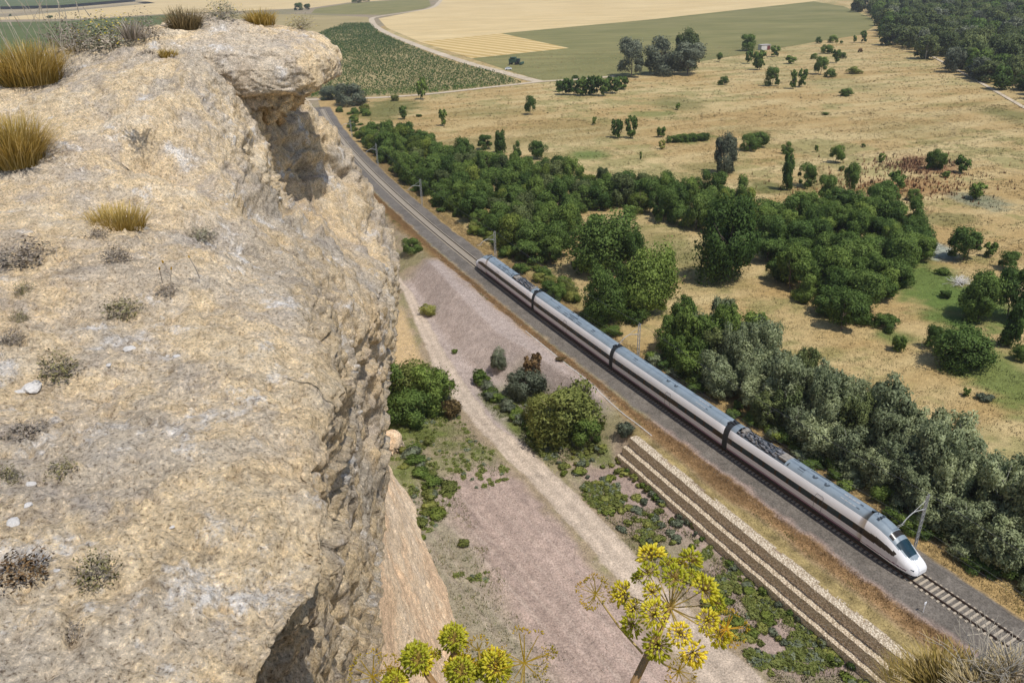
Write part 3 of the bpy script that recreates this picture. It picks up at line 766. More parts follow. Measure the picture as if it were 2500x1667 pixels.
    # doors
    dx = L / 2 + 1.2
    for sgn in (1, -1):
        mb = MB()
        def side(z):
            for (a, b), (a2, b2) in zip(PROF[:-1], PROF[1:]):
                if b <= z <= b2 and z < 3.4: return a + (a2 - a) * (z - b) / (b2 - b + 1e-9)
            return 1.2
        P = [(dx - .55, z) for z in np.arange(.95, 2.95, .2)] + [(dx - .4, 3.06), (dx + .4, 3.06)] + [(dx + .55, z) for z in np.arange(2.9, .9, -.2)]
        mb.tube([(x, sgn * (side(z) + .004), z) for x, z in P], .022, 4, False)
        parts.append(('door', mb.mesh('door'), 'roofdark'))
        mb = MB(); z0_, z1_ = 1.9, 2.5
        mb.add([(dx - .12, sgn * (side(z0_) + .006), z0_), (dx + .12, sgn * (side(z0_) + .006), z0_), (dx + .12, sgn * (side(z1_) + .006), z1_), (dx - .12, sgn * (side(z1_) + .006), z1_)], [(0, 1, 2, 3)])
        parts.append(('door_window', mb.mesh('door_window'), 'glass'))
    # windows: glossy panes in the band
    for sgn in (1, -1):
        for x in np.arange(1.6, (L - NOSE - .6) if nose else L - 1.2, 1.9):
            if abs(x - dx) < 1.3: continue
            q = MB(); q.add([(x - .78, sgn * (side(1.86) + .005), 1.86), (x + .78, sgn * (side(1.86) + .005), 1.86), (x + .78, sgn * (side(2.2) + .005), 2.2), (x + .78, sgn * (side(2.54) + .005), 2.54), (x - .78, sgn * (side(2.54) + .005), 2.54), (x - .78, sgn * (side(2.2) + .005), 2.2)], [(0, 1, 2, 5), (5, 2, 3, 4)])
            parts.append(('window', q.mesh('window'), 'glass'))
    # bogies
    for bx in (3.9, L - (5.2 if nose else 3.9)):
        mb = MB(); mb.box((bx, 0, .55), (3.4, 2.3, .28)); mb.box((bx, 1.12, .5), (3.0, .2, .35)); mb.box((bx, -1.12, .5), (3.0, .2, .35))
        for ax in (-1.3, 1.3):
            mb.tube([(bx + ax, -1.0, .44), (bx + ax, 1.0, .44)], .08, 6)
            for y in (-.87, .87): mb.tube([(bx + ax, y - .07, .44), (bx + ax, y + .07, .44)], .44, 14)
        parts.append(('bogie', mb.mesh('bogie'), 'under'))
    mb = MB(); r = random.Random(5)
    x = 6.6
    while x < L - 8:
        w = r.uniform(1.2, 2.6); mb.box((x + w / 2, 0, .55), (w, r.uniform(2.3, 2.55), r.uniform(.4, .6))); x += w + r.uniform(.15, .5)
    parts.append(('underfloor_box', mb.mesh('underfloor_box'), 'under'))
    return L, parts
ENDCAR = build_car('end'); MIDCAR = build_car('mid')
def place_car(spec, s_front, flip):
    """s_front: arc position of the end of the car nearest the leading nose"""
    L, parts = spec
    s0 = s_front + L; (xa, ya), (xb, yb) = tr(s0, 0), tr(s_front, 0)   # rear, front
    ang = math.atan2(yb - ya, xb - xa)
    if flip: xa, ya, ang = xb, yb, ang + math.pi
    body = None
    for nm, me, mt in parts:
        if nm == 'car_body':
            body = link('car_body', me, M[mt], train, loc=(xa - train.location[0], ya - train.location[1], 0), rot=(0, 0, ang))
    for nm, me, mt in parts:
        if nm != 'car_body':
            c_ = link(nm, me, M[mt], body)
            if nm in ('roof_equipment', 'insulator', 'roof_seam', 'underfloor_box', 'stripe', 'aerial'): c_['kind'] = 'stuff'
    return s0
s_ = place_car(ENDCAR, 0.0, False)
JN = []
for sp, fl_ in ((MIDCAR, False), (MIDCAR, True), (ENDCAR, True)):
    JN.append(s_ + GAP / 2); s_ += GAP
    s_ = place_car(sp, s_, fl_)
for s in JN:
    x, y = tr(s, 0); mb = MB()
    pf = [(a * .965, 2 + (b - 2) * .965) for a, b in FULL]
    mb.prism(pf, -GAP / 2 - .02, GAP / 2 + .02)
    for xx in (-.2, 0, .2):
        pf2 = [(a * .985, 2 + (b - 2) * .985) for a, b in FULL]; mb.prism(pf2, xx - .05, xx + .05)
    for yy in (-.35, .25): mb.box((0, yy, 4.1), (.9, .25, .18)); 
    mb.box((-.3, -.1, 4.22), (.35, .5, .14)); mb.box((.35, .5, 4.1), (.3, .5, .12))
    g = mb.build('gangway', M['rubber'], train, loc=(x - train.location[0], y - train.location[1], 0), rot=(0, 0, math.pi / 2 - thead(s)))

# ------------------------------------------------------------------ masts and wires
def mast_parts():
    H = 7.5; P = []
    mb = MB()
    for sgn in (-1, 1): mb.box((0, sgn * .19, H / 2), (.12, .065, H))
    P.append(('mast_channel', mb.mesh('mast_channel')))
    mb = MB(); z = .2; k = 1
    while z < H - .3:
        mb.tube([(0, -k * .19, z), (0, k * .19, z + .38)], .028, 4); z += .38; k = -k
    P.append(('lacing', mb.mesh('lacing')))
    mb = MB(); mb.box((0, 0, -.1), (.7, .7, .5)); P.append(('footing', mb.mesh('footing')))
    mb = MB(); zb = 5.75
    mb.tube([(0, -.2, zb), (0, -1.6, zb + .32), (0, -2.0, zb + .33), (0, -2.6, zb + .12), (0, -3.2, zb - .25), (0, -3.6, zb - .62)], [.05, .05, .055, .055, .05, .04], 6)
    mb.tube([(0, -.15, 6.95), (0, -1.95, zb + .38)], .025, 5)
    mb.tube([(0, -3.0, zb - .15), (0, -3.2, zb - .75), (0, -4.3, zb - .72)], .022, 5)
    mb.tube([(0, -3.5, zb - .55), (0, -4.3, zb - .48)], .02, 5)
    P.append(('cantilever', mb.mesh('cantilever')))
    mb = MB(); mb.tube([(0, -.24, zb + .01), (0, -.62, zb + .09)], .085, 8); P.append(('insulator', mb.mesh('insulator')))
    mb = MB(); mb.tube([(0, .0, H - .15), (0, 0, H + .22)], .06, 8); P.append(('insulator', mb.mesh('insulator')))
    return P
MP = mast_parts(); MASTS = [-46, 3.6, 54.2, 108.5, 160.0, 212.0, 262.0]
for i, s in enumerate(MASTS[1:]):
    x, y = tr(s, -4.3)
    o = empty('catenary_mast', (x, y, gz1(x, y) - .05 if False else -.95), -thead(s) + math.pi / 2 + math.pi / 2 - rad(90) + math.pi)
    lab = ['lattice catenary mast with bent arm beside the nose of the train', 'lattice catenary mast beside the middle gangway of the train', 'lattice catenary mast beside the tail of the train', 'lattice catenary mast beside the empty track behind the train', 'second lattice catenary mast behind the train by the dark thicket', 'farthest lattice catenary mast where the track meets the cliff edge'][i]
    tag(o, lab, 'mast', 'masts along the railway')
    for nm, me in MP:
        c_ = link(nm, me, M['steel'], o)
        if nm in ('lacing', 'cantilever', 'mast_channel'): c_['kind'] = 'stuff'
def wire(l, z, sag, r, nm, lab):
    mb = MB()
    for a, b in zip(MASTS[:-1], MASTS[1:]):
        P = []
        for q in np.linspace(0, 1, 9):
            x, y = tr(a + (b - a) * q, l); P.append((x, y, z - sag * 4 * q * (1 - q)))
        mb.tube(P, r, 4, False)
    tag(mb.build(nm, M['wire']), lab, 'wire')
wire(0, 4.95, .02, .016, 'contact_wire', 'lower overhead contact wire above the railway track')
wire(0, 6.0, .75, .016, 'messenger_wire', 'sagging upper carrier wire above the railway track')
wire(-4.3, 6.78, .8, .022, 'feeder_wire', 'thin wire running along the tops of the masts')

# ------------------------------------------------------------------ stepped gabion wall
def stone_mat():
    mt, nt, b = new_mat('gabion_stone'); vec = coords(nt)
    v = N(nt, 'ShaderNodeTexVoronoi'); v.inputs['Scale'].default_value = 7.5; nt.links.new(vec, v.inputs['Vector'])
    sp = N(nt, 'ShaderNodeSeparateColor'); nt.links.new(v.outputs['Color'], sp.inputs[0])
    c = ramp(nt, sp.outputs[0], [(0.0, (0.42, 0.335, 0.235)), (0.5, (0.62, 0.52, 0.385)), (1.0, (0.78, 0.69, 0.54))])
    cr = ramp(nt, v.outputs['Distance'], [(0.35, (1, 1, 1)), (0.75, (0.5, 0.47, 0.43))])
    nt.links.new(mixc(nt, 1.0, c.outputs[0], cr.outputs[0], 'MULTIPLY'), b.inputs['Base Color']); b.inputs['Roughness'].default_value = .95
    i = N(nt, 'ShaderNodeMath', operation='SUBTRACT'); i.inputs[0].default_value = 1; nt.links.new(v.outputs['Distance'], i.inputs[1])
    bump(nt, b, i.outputs[0], 0.8, 0.05); return mt
M['gabion'] = stone_mat()
def gabion_mesh(seed, W, H):
    r = np.random.default_rng(seed); n = 14; c = 8; h = 8
    prof = [(0, -H)] + [(0, -H * (1 - k / h)) for k in range(1, h)] + [(0, 0)] + [(W * k / c, 0) for k in range(1, c + 1)] + [(W, -H)]
    prof = [(a, b) for a, b in prof]      # front at 0, back at W (towards the track)
    V = []
    for i in range(n + 1):
        for (a, b) in prof:
            V.append((i / n * 2.0, a + r.normal(0, .022), b + r.normal(0, .022) - .03 * (math.cos(i / n * 2 * math.pi) * .5 + .5)))
    V = np.array(V).reshape(n + 1, len(prof), 3)
    V[0, :, 0] = 0.006; V[-1, :, 0] = 1.994
    F = gridF(n + 1, len(prof))[:, ::-1].tolist(); k = len(prof)
    F.append(list(range(k))[::-1]); F.append(list(range(n * k, n * k + k)))
    return make_mesh('gabion', V.reshape(-1, 3), F)
wall = empty('gabion_wall', (*tr(15, 10), -4.5)); tag(wall, 'stepped retaining wall of pale stone gabions below the railway', 'wall')
GM = [[gabion_mesh(10 * t + i, W, H) for i in range(3)] for t, (W, H) in enumerate(((1.3, 1.42), (1.7, 1.40), (1.6, 1.5)))]
for t, (off, zt, s_hi) in enumerate(((1.33, -.5, 37.2), (2.14, -1.92, 37.6), (2.82, -3.28, 38.0))):
    s = s_hi
    i = 0
    while s > -15:
        lf = float(wall_l(s)) + off
        x, y = tr(s, lf); x2, y2 = tr(s - 2, float(wall_l(s - 2)) + off)
        ang = math.atan2(y2 - y, x2 - x)
        o = link('gabion', GM[t][i % 3], M['gabion'], wall, loc=(x - wall.location[0], y - wall.location[1], zt - wall.location[2] + rng.normal(0, .025)), rot=(0, 0, ang))
        s -= 2.0; i += 1

# ------------------------------------------------------------------ foreground cliff
def blur(A, k, ax):
    for _ in range(k):
        B = A.copy()
        sl0 = [slice(None)] * A.ndim; sl1 = sl0[:]; sl2 = sl0[:]
        sl0[ax] = slice(1, -1); sl1[ax] = slice(None, -2); sl2[ax] = slice(2, None)
        B[tuple(sl0)] = (A[tuple(sl1)] + 2 * A[tuple(sl0)] + A[tuple(sl2)]) / 4; A = B
    return A
def grid_normals(V):
    du = np.gradient(V, axis=0); dv = np.gradient(V, axis=1)
    n = np.cross(du, dv); return n / (np.linalg.norm(n, axis=2)[..., None] + 1e-12)
def finish_rock(name, V, mat, amp, sc, sgn=1, tint=None, extra=None, ridge=0.0):
    n, mm = V.shape[:2]; Nn = grid_normals(V) * sgn; P = V.reshape(-1, 3)
    d = np.zeros(len(P))
    for a, s_, o in amp:
        d += a * fbm(P * s_ * sc, o)
    r = 1 - np.abs(fbm(P * 2.6 * sc + 40, 4)); d -= ridge * np.clip((r - 0.90) / 0.10, 0, 1) ** 2
    d = d.reshape(n, mm)
    if extra is not None: d = d + extra(V)
    W = V + Nn * d[..., None]
    F = gridF(n, mm)
    if sgn < 0: F = F[:, ::-1]
    c = np.ones((n * mm, 3)) if tint is None else tint(V).reshape(-1, 3)
    W = W.copy(); W[..., 2] += CAM_H
    me = make_mesh(name, W.reshape(-1, 3), F, True, c)
    return struct(link(name, me, mat)), W.reshape(-1, 3), F
M['rocktop'] = rock_mat('rock_top', ((0.57, 0.50, 0.405), (0.66, 0.55, 0.405), (0.75, 0.585, 0.365), (0.75, 0.645, 0.49)), 1.0, 0.04, 0.95)
M['rockface'] = rock_mat('rock_face', ((0.26, 0.205, 0.145), (0.36, 0.285, 0.195), (0.42, 0.335, 0.225), (0.47, 0.395, 0.285)), 0.9, 0.03, 0.0)
M['rockorange'] = rock_mat('rock_orange', ((0.62, 0.44, 0.285), (0.72, 0.515, 0.33), (0.71, 0.545, 0.37), (0.69, 0.55, 0.40)), 0.12, 0.14, 0.0)

# profiles across the ledge, one per distance y: (x, z) with z measured from the eye
ST = [
 (-1.0, [(-9, -1.55), (-5, -1.55), (-2.6, -1.55), (-1.3, -1.6), (-.55, -1.80), (-.55, -2.1), (-.8, -2.5), (-1.0, -3.2), (-1.05, -5), (-1.1, -8), (-1.3, -16), (-3, -35), (-5, -63)]),
 (0.5, [(-9, -1.5), (-5, -1.5), (-2.4, -1.5), (-1.2, -1.56), (-.60, -1.76), (-.62, -2.0), (-.9, -2.3), (-1.0, -3.2), (-1.05, -5), (-1.1, -8), (-1.3, -16), (-3, -35), (-5, -63)]),
 (1.2, [(-9, -1.5), (-5, -1.48), (-2.2, -1.48), (-1.15, -1.55), (-.74, -1.72), (-.78, -1.88), (-.98, -2.05), (-1.08, -2.9), (-1.1, -4.5), (-1.15, -8), (-1.4, -16), (-3, -35), (-5, -63)]),
 (1.6, [(-9, -1.5), (-5, -1.48), (-2.2, -1.48), (-1.1, -1.55), (-.69, -1.70), (-.86, -1.84), (-1.08, -2.02), (-1.1, -2.8), (-1.08, -4.4), (-1.15, -8), (-1.4, -16), (-3, -35), (-5, -63)]),
 (1.9, [(-9, -1.5), (-5, -1.48), (-2.2, -1.48), (-1.05, -1.55), (-.61, -1.70), (-.66, -1.82), (-.86, -2.1), (-.98, -2.8), (-1.0, -4.3), (-1.15, -8), (-1.4, -16), (-3, -35), (-5, -63)]),
 (2.2, [(-9, -1.5), (-5, -1.48), (-2.2, -1.48), (-1.1, -1.56), (-.69, -1.70), (-.71, -1.86), (-.85, -2.2), (-.96, -2.9), (-1.03, -4.3), (-1.15, -8), (-1.4, -16), (-3, -35), (-5, -63)]),
 (2.6, [(-9, -1.5), (-5, -1.48), (-2.3, -1.48), (-1.3, -1.55), (-.88, -1.68), (-.84, -1.88), (-.9, -2.25), (-1.0, -3.0), (-1.1, -4.4), (-1.2, -8), (-1.5, -16), (-3, -35), (-5, -63)]),
 (3.4, [(-9, -1.5), (-5, -1.46), (-2.5, -1.44), (-1.5, -1.52), (-.97, -1.68), (-.93, -1.9), (-.98, -2.4), (-1.05, -3.1), (-1.15, -4.6), (-1.3, -8), (-1.6, -16), (-3, -35), (-5, -63)]),
 (4.4, [(-9, -1.5), (-5, -1.40), (-2.9, -1.40), (-1.95, -1.50), (-1.42, -1.70), (-1.18, -2.05), (-1.1, -2.6), (-1.15, -3.4), (-1.22, -5), (-1.45, -8), (-1.8, -16), (-3, -35), (-5, -63)]),
 (5.3, [(-9, -1.45), (-5, -1.34), (-3.2, -1.40), (-2.5, -1.55), (-2.05, -1.74), (-1.5, -2.15), (-1.15, -2.7), (-1.15, -3.5), (-1.28, -5), (-1.55, -8), (-2.0, -16), (-3.5, -35), (-5, -63)]),
 (6.1, [(-9, -1.4), (-5, -1.26), (-3.5, -1.14), (-2.8, -1.18), (-2.2, -1.66), (-1.6, -2.2), (-1.15, -2.8), (-1.18, -3.6), (-1.35, -5), (-1.65, -8), (-2.1, -16), (-3.5, -35), (-5, -63)]),
 (7.2, [(-9, -1.3), (-5.5, -1.05), (-4.0, -.90), (-2.9, -.93), (-2.45, -1.55), (-2.3, -2.15), (-1.24, -2.95), (-1.27, -3.7), (-1.45, -5.1), (-1.85, -8), (-2.4, -16), (-3.8, -35), (-5, -63)]),
 (8.5, [(-9, -1.2), (-6, -.94), (-4.4, -.74), (-3.05, -.66), (-2.62, -1.35), (-2.5, -2.2), (-1.42, -3.2), (-1.42, -3.95), (-1.7, -5.4), (-2.15, -9), (-2.8, -17), (-4, -35), (-5.5, -63)]),
 (9.6, [(-9, -1.15), (-6, -.90), (-4.6, -.64), (-3.1, -.54), (-2.7, -1.3), (-2.5, -2.35), (-1.48, -3.5), (-1.58, -4.4), (-1.9, -6.0), (-2.35, -9.2), (-3.0, -17), (-4.2, -35), (-5.5, -63)]),
 (10.6, [(-9, -1.25), (-6.5, -1.0), (-5, -.80), (-4.0, -.9), (-2.75, -1.52), (-2.0, -2.3), (-1.52, -3.75), (-1.74, -4.8), (-2.1, -6.4), (-2.6, -9.6), (-3.3, -18), (-4.5, -35), (-5.8, -63)]),
 (11.8, [(-10, -1.6), (-7.5, -1.3), (-6, -1.2), (-5, -1.5), (-3.6, -2.2), (-2.9, -3.0), (-2.4, -4.4), (-2.6, -5.4), (-3.0, -7.0), (-3.4, -10), (-4, -18), (-5, -36), (-6, -63)]),
 (14, [(-13, -3), (-11, -2.6), (-9.5, -2.6), (-8, -3), (-6.5, -3.6), (-5.6, -4.4), (-5, -5.6), (-5.0, -6.6), (-5.2, -8), (-5.4, -11), (-5.8, -19), (-6.4, -37), (-7, -63)]),
 (20, [(-20, -8), (-18, -8), (-16, -8), (-14.5, -8.4), (-13, -9), (-12, -9.8), (-11, -11), (-10.4, -12), (-10, -14), (-9.8, -17), (-9.6, -24), (-9.4, -40), (-9.4, -63)])]
ys_c = np.array([a for a, _ in ST]); CP = np.array([b for _, b in ST])            # (stations, points, 2)
# dense parameters
yd = np.concatenate([np.arange(-1, .9, .06), np.arange(.9, 3.0, .0095), np.arange(3.0, 6.0, .0175), np.arange(6.0, 11.4, .026), np.arange(11.4, 20.1, .35)])
pk = np.concatenate([np.linspace(0, 1, 14, False), np.linspace(1, 2, 120, False), np.linspace(2, 3, 140, False), np.linspace(3, 4, 80, False), np.linspace(4, 5, 42, False), np.linspace(5, 6, 42, False), np.linspace(6, 7, 42, False), np.linspace(7, 8, 45, False), np.linspace(8, 9, 45, False), np.linspace(9, 10, 34, False), np.linspace(10, 12, 30)])
T1 = np.stack([np.stack([np.interp(yd, ys_c, CP[:, j, c]) for c in (0, 1)], -1) for j in range(CP.shape[1])], 1)   # (Y, points, 2)
T1 = blur(T1, 14, 0)
jj = np.clip(np.floor(pk).astype(int), 0, CP.shape[1] - 2); ff = (pk - jj)[None, :, None]
def catmull(A, j, t):
    p0 = A[:, np.clip(j - 1, 0, 12)]; p1 = A[:, j]; p2 = A[:, j + 1]; p3 = A[:, np.clip(j + 2, 0, 12)]
    c = 0.5 * (2 * p1 + (p2 - p0) * t + (2 * p0 - 5 * p1 + 4 * p2 - p3) * t ** 2 + (3 * p1 - p0 - 3 * p2 + p3) * t ** 3)
    l_ = p1 + (p2 - p1) * t; return 0.6 * c + 0.4 * l_
XZ = catmull(T1, jj, ff)
LV = np.stack([XZ[..., 0], np.repeat(yd[:, None], len(pk), 1), XZ[..., 1]], -1)
facew = np.repeat((sstep(3.6, 4.6, pk))[None], len(yd), 0)
def ledge_extra(V):
    P = V.reshape(-1, 3); q = facew.ravel()
    wp = P + 0.10 * np.stack([fbm(P * 3 + k, 3) for k in (1, 33, 66)], -1)          # warped space
    up_ = sstep(5.6, 6.6, P[:, 1]) * sstep(1.9, 2.6, np.repeat(pk[None], len(yd), 0).ravel())   # eroded upper block
    lay = fbm(wp * np.array((1.3, 1.3, 6.5)) + 11, 5); big = fbm(P * 0.9 + 31, 3)
    f1, f2, cid = worley(wp * np.array((3.4, 3.4, 5.0)) + 5)
    g1, g2, gid = worley(wp * np.array((8.5, 8.5, 12.0)) + 50)
    crack = np.clip(1 - (f2 - f1) / .10, 0, 1); crack2 = np.clip(1 - (g2 - g1) / .16, 0, 1)
    m = np.clip(q + .55 * up_, 0, 1)
    e = m * (0.15 * big * q + 0.10 * lay + 0.035 * (cid - .5) + 0.012 * (gid - .5) + 0.06 * (1 - 2 * np.abs(fbm(wp * 3.2 + 60, 5))) - 0.035 * crack * (fbm(P * 1.3 + 90, 2) > 0) - 0.010 * crack2)
    pit = np.clip(fbm(P * 5.5 + 5, 4) - 0.28, 0, 1) * m * -0.30
    # top: pebbly crust with shallow steps
    h1, h2, hid = worley(P * 21); k1, k2, kid = worley(wp * 5.5 + 9)
    peb = np.clip(.55 - h1, 0, 1) * (hid > .55) * (.25 + np.clip(fbm(P * 2.2 + 44, 3) * 2, 0, 1))
    step = fbm(wp * 2.6 + 3, 5); step = np.where(step > .10, .10 + (step - .10) * .25, step)
    top = (1 - q) * (0.07 * fbm(P * 1.2 + 3, 3) + 0.085 * step + 0.060 * peb - 0.10 * np.clip(fbm(P * 16 + 77, 3) - .34, 0, 1) - 0.16 * np.clip(fbm(P * 5 + 17, 4) - .36, 0, 1) + 0.014 * (kid - .5) * (fbm(P * 1.1 + 15, 2) > .05))
    gx_ = np.exp(-(((P[:, 0] + 2.75) / .30) ** 2 + ((P[:, 1] - 6.05) / .20) ** 2)) * -0.42
    gx_ += np.exp(-(((P[:, 0] + 2.1) / .13) ** 2 + ((P[:, 1] - 6.3) / .3) ** 2)) * -0.20
    gx_ += np.exp(-(((P[:, 0] + 2.0) / .5) ** 2 + ((P[:, 1] - 5.3 - .25 * (P[:, 0] + 2)) / .12) ** 2)) * -0.12
    t_ = P[:, 2] * 2.7 + 1.5 * fbm(P * .8 + 2, 3); saw = t_ - np.floor(t_)
    e += q * sstep(-.15, .35, fbm(P * .7 + 61, 2)) * 0.13 * (saw ** 1.5 - .45)
    e -= np.repeat(sstep(4.6, 6.0, pk)[None], len(yd), 0).ravel() * 0.12 + q * (0.55 * np.clip(fbm(P * np.array((1.6, 1.6, 2.6)) + 88, 3) - .30, 0, 1))
    return (e + pit + top + gx_).reshape(V.shape[:2])
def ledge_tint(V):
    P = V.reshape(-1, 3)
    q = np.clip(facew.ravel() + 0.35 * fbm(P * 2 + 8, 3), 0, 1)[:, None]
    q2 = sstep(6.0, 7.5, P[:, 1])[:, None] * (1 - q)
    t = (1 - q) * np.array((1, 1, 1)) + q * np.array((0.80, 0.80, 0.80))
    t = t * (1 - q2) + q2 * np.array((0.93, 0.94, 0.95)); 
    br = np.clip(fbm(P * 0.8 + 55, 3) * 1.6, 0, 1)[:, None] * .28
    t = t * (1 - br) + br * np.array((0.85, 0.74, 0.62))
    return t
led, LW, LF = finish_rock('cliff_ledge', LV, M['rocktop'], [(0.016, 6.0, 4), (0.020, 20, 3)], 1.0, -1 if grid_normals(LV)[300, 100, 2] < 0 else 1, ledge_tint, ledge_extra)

# overhanging head of rock
def lump(name, mat, C_, A_, nu, nv, amp, seed, pinch=0.0, sq=2.6, rot=(0, 0, 0), shear=(0, 0), tint=None, low=1.0):
    u = np.linspace(0, 2 * np.pi, nu); v = np.linspace(-np.pi / 2, np.pi / 2, nv)
    uu, vv = np.meshgrid(u, v, indexing='ij')
    D = np.stack([np.cos(vv) * np.cos(uu), np.cos(vv) * np.sin(uu), np.sin(vv)], -1)
    r = (np.abs(D) ** sq).sum(-1) ** (-1 / sq); B = D * r[..., None]
    zneg = np.clip(-B[..., 2], 0, 1)
    B[..., 0] = B[..., 0] * (1 - pinch * zneg) - shear[0] * zneg; B[..., 1] = B[..., 1] * (1 - pinch * .6 * zneg) + shear[1] * zneg
    B[..., 2] = np.where(B[..., 2] < 0, B[..., 2] * low, B[..., 2])
    V = B * np.array(A_); Nn = D
    P = V.reshape(-1, 3) + seed
    d = np.zeros(len(P))
    for a, s_, o in amp: d += a * fbm(P * s_, o)
    wp = P + .12 * np.stack([fbm(P * 2.5 + k, 3) for k in (1, 33, 66)], -1)
    lay = fbm(wp * np.array((1.3, 1.3, 7)), 5); f1, f2, cid = worley(wp * np.array((4.5, 4.5, 8))); g1, g2, gid = worley(wp * np.array((12, 12, 18)))
    lo_ = np.clip(zneg.ravel() * 3.5, 0, 1); d += (0.17 * lay + .20 * (cid - .5) + .07 * (gid - .5)) * lo_ * (A_[2] / .42) + (1 - lo_) * (.02 * (gid - .5) + .03 * (cid - .5))
    zr2 = zneg.ravel() + .05 * fbm(P * 3 + 71, 3); d -= (A_[2] / .42 if name == 'cliff_overhang' else 0) * 0.15 * sstep(.06, .16, zr2) * (1 - .5 * sstep(.35, .8, zr2))
    d -= np.clip(fbm(P * 6 + 4, 3) - .25, 0, 1) * 0.30 * np.clip(zneg.ravel() * 2, 0, 1) * (A_[2] / .35)
    V = V + Nn * d.reshape(nu, nv)[..., None]
    V[-1] = V[0]
    R = np.array(Matrix.Rotation(rot[2], 3, 'Z') @ Matrix.Rotation(rot[1], 3, 'Y') @ Matrix.Rotation(rot[0], 3, 'X'))
    V = V @ R.T + np.array(C_)
    W = V.copy(); W[..., 2] += CAM_H
    c = np.ones((nu * nv, 3)) if tint is None else np.tile(np.array(tint), (nu * nv, 1))
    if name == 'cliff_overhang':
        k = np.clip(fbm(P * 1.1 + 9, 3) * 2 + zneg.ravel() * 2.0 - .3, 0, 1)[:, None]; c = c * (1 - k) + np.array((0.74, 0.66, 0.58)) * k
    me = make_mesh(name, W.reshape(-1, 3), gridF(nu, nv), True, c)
    return struct(link(name, me, mat)), W.reshape(-1, 3), gridF(nu, nv)
_, HW, HF = lump('cliff_overhang', M['rocktop'], (-2.95, 9.05, -.93), (1.08, .92, .42), 420, 220, [(.10, 1.5, 4), (.04, 4, 4), (.014, 15, 3)], 13.0, pinch=.46, rot=(rad(3), rad(8), rad(-12)), shear=(.20, .10), low=1.9, sq=2.9)
# lower cliff: orange slope whose foot stands beside the yard
base_px = [(866, 1010), (872, 1050), (905, 1090), (932, 1132), (962, 1190), (987, 1262), (1010, 1310), (1032, 1352), (1050, 1420), (1062, 1482), (1078, 1570)]
BP = [at(u * K, v * K, -4.6) for u, v in base_px]
BP = [np.array((-60, 230, -4)), np.array((-38, 160, -4)), np.array((-26, 125, -4.5)), np.array((-21, 108, -4.5))] + BP + [np.array((-3.0, 44, -4.6)), np.array((-2.0, 30, -4.6)), np.array((-1.5, 10, -4.6)), np.array((-1.5, -12, -4.6))]
BP = np.array(BP); tt = np.concatenate([[0], np.cumsum(np.linalg.norm(np.diff(BP[:, :2], axis=0), axis=1))])
td = np.concatenate([np.arange(0, tt[4], 1.2), np.arange(tt[4], tt[-4], .14), np.arange(tt[-4], tt[-1], .8)])
bx = np.interp(td, tt, BP[:, 0]); by = np.interp(td, tt, BP[:, 1]); bx = blur(bx, 12, 0); by = blur(by, 12, 0)
hp = np.array([-1.5, 0, 3, 8, 15, 24, 36, 50, 56.5]); op = np.array([.5, 0, -1.6, -3.4, -5.6, -7.6, -9.2, -10.4, -12.5])
hd = np.concatenate([np.linspace(-1.5, 24, 150), np.linspace(24.4, 56.5, 60)])
off = np.interp(hd, hp, op)
tx = np.gradient(bx); ty = np.gradient(by); ln = np.hypot(tx, ty); nx_, ny_ = -ty / ln, tx / ln       # points to the open side
if np.mean(nx_) < 0: nx_, ny_ = -nx_, -ny_
OV = np.zeros((len(td), len(hd), 3))
OV[..., 0] = bx[:, None] + nx_[:, None] * off; OV[..., 1] = by[:, None] + ny_[:, None] * off * .35; OV[..., 2] = -4.6 + hd[None] * np.interp(by, [60, 100, 160, 230], [1, .8, .35, .05])[:, None] - CAM_H
def o_extra(V):
    P = V.reshape(-1, 3); e = 0.55 * fbm(P * .16 + 3, 3) + 0.22 * fbm(P * np.array((.5, .5, .25)) + 8, 4)
    e -= np.clip(fbm(P * .7 + 21, 3) - .35, 0, 1) * 0.9
    return (e * 1.0).reshape(V.shape[:2])
_, OW, OF = finish_rock('lower_cliff', OV, M['rockorange'], [(0.10, 1.0, 4), (0.05, 3.5, 3)], 1.0, 1 if grid_normals(OV)[200, 60, 0] > 0 else -1, None, o_extra, .10)
# near edge under the camera and the rock in the lower right corner
def edge_patch():
    xs = np.concatenate([np.arange(-1.6, .6, .06), np.arange(.6, 2.0, .010), np.arange(2.0, 3.4, .04)]); n = len(xs)
    yr = np.interp(xs, [-1.6, -.5, .2, .7, .95, 1.1, 1.3, 1.6, 2.4, 3.4], [1.0, 1.0, .95, 1.0, 1.22, 1.42, 1.48, 1.42, 1.3, 1.1]); zr_ = np.interp(xs, [-1.6, 0, .8, 1.05, 1.4, 3.4], [-1.66, -1.75, -1.80, -1.66, -1.58, -1.55])
    yr = blur(yr, 60, 0); zr_ = blur(zr_, 60, 0)
    pr = [(-2.5, .12), (-1.2, .1), (-.45, .08), (-.12, .02), (0, -.10), (.02, -.4), (-.1, -1.0), (-.3, -2.5), (-.5, -6), (-.5, -20), (-.5, -61)]
    pd = np.concatenate([np.linspace(0, 2, 30, False), np.linspace(2, 6, 130, False), np.linspace(6, 10, 40)])
    a = np.interp(pd, range(len(pr)), [q[0] for q in pr]); b = np.interp(pd, range(len(pr)), [q[1] for q in pr])
    V = np.zeros((n, len(pd), 3)); V[..., 0] = xs[:, None]; V[..., 1] = yr[:, None] + a; V[..., 2] = zr_[:, None] + b
    V = blur(V, 5, 1)
    return V
EV = edge_patch()
_, EW, EF = finish_rock('cliff_edge', EV, M['rocktop'], [(0.05, 2.5, 5), (0.02, 9, 4), (.008, 25, 3)], 1.0, 1 if grid_normals(EV)[150, 20, 2] > 0 else -1)
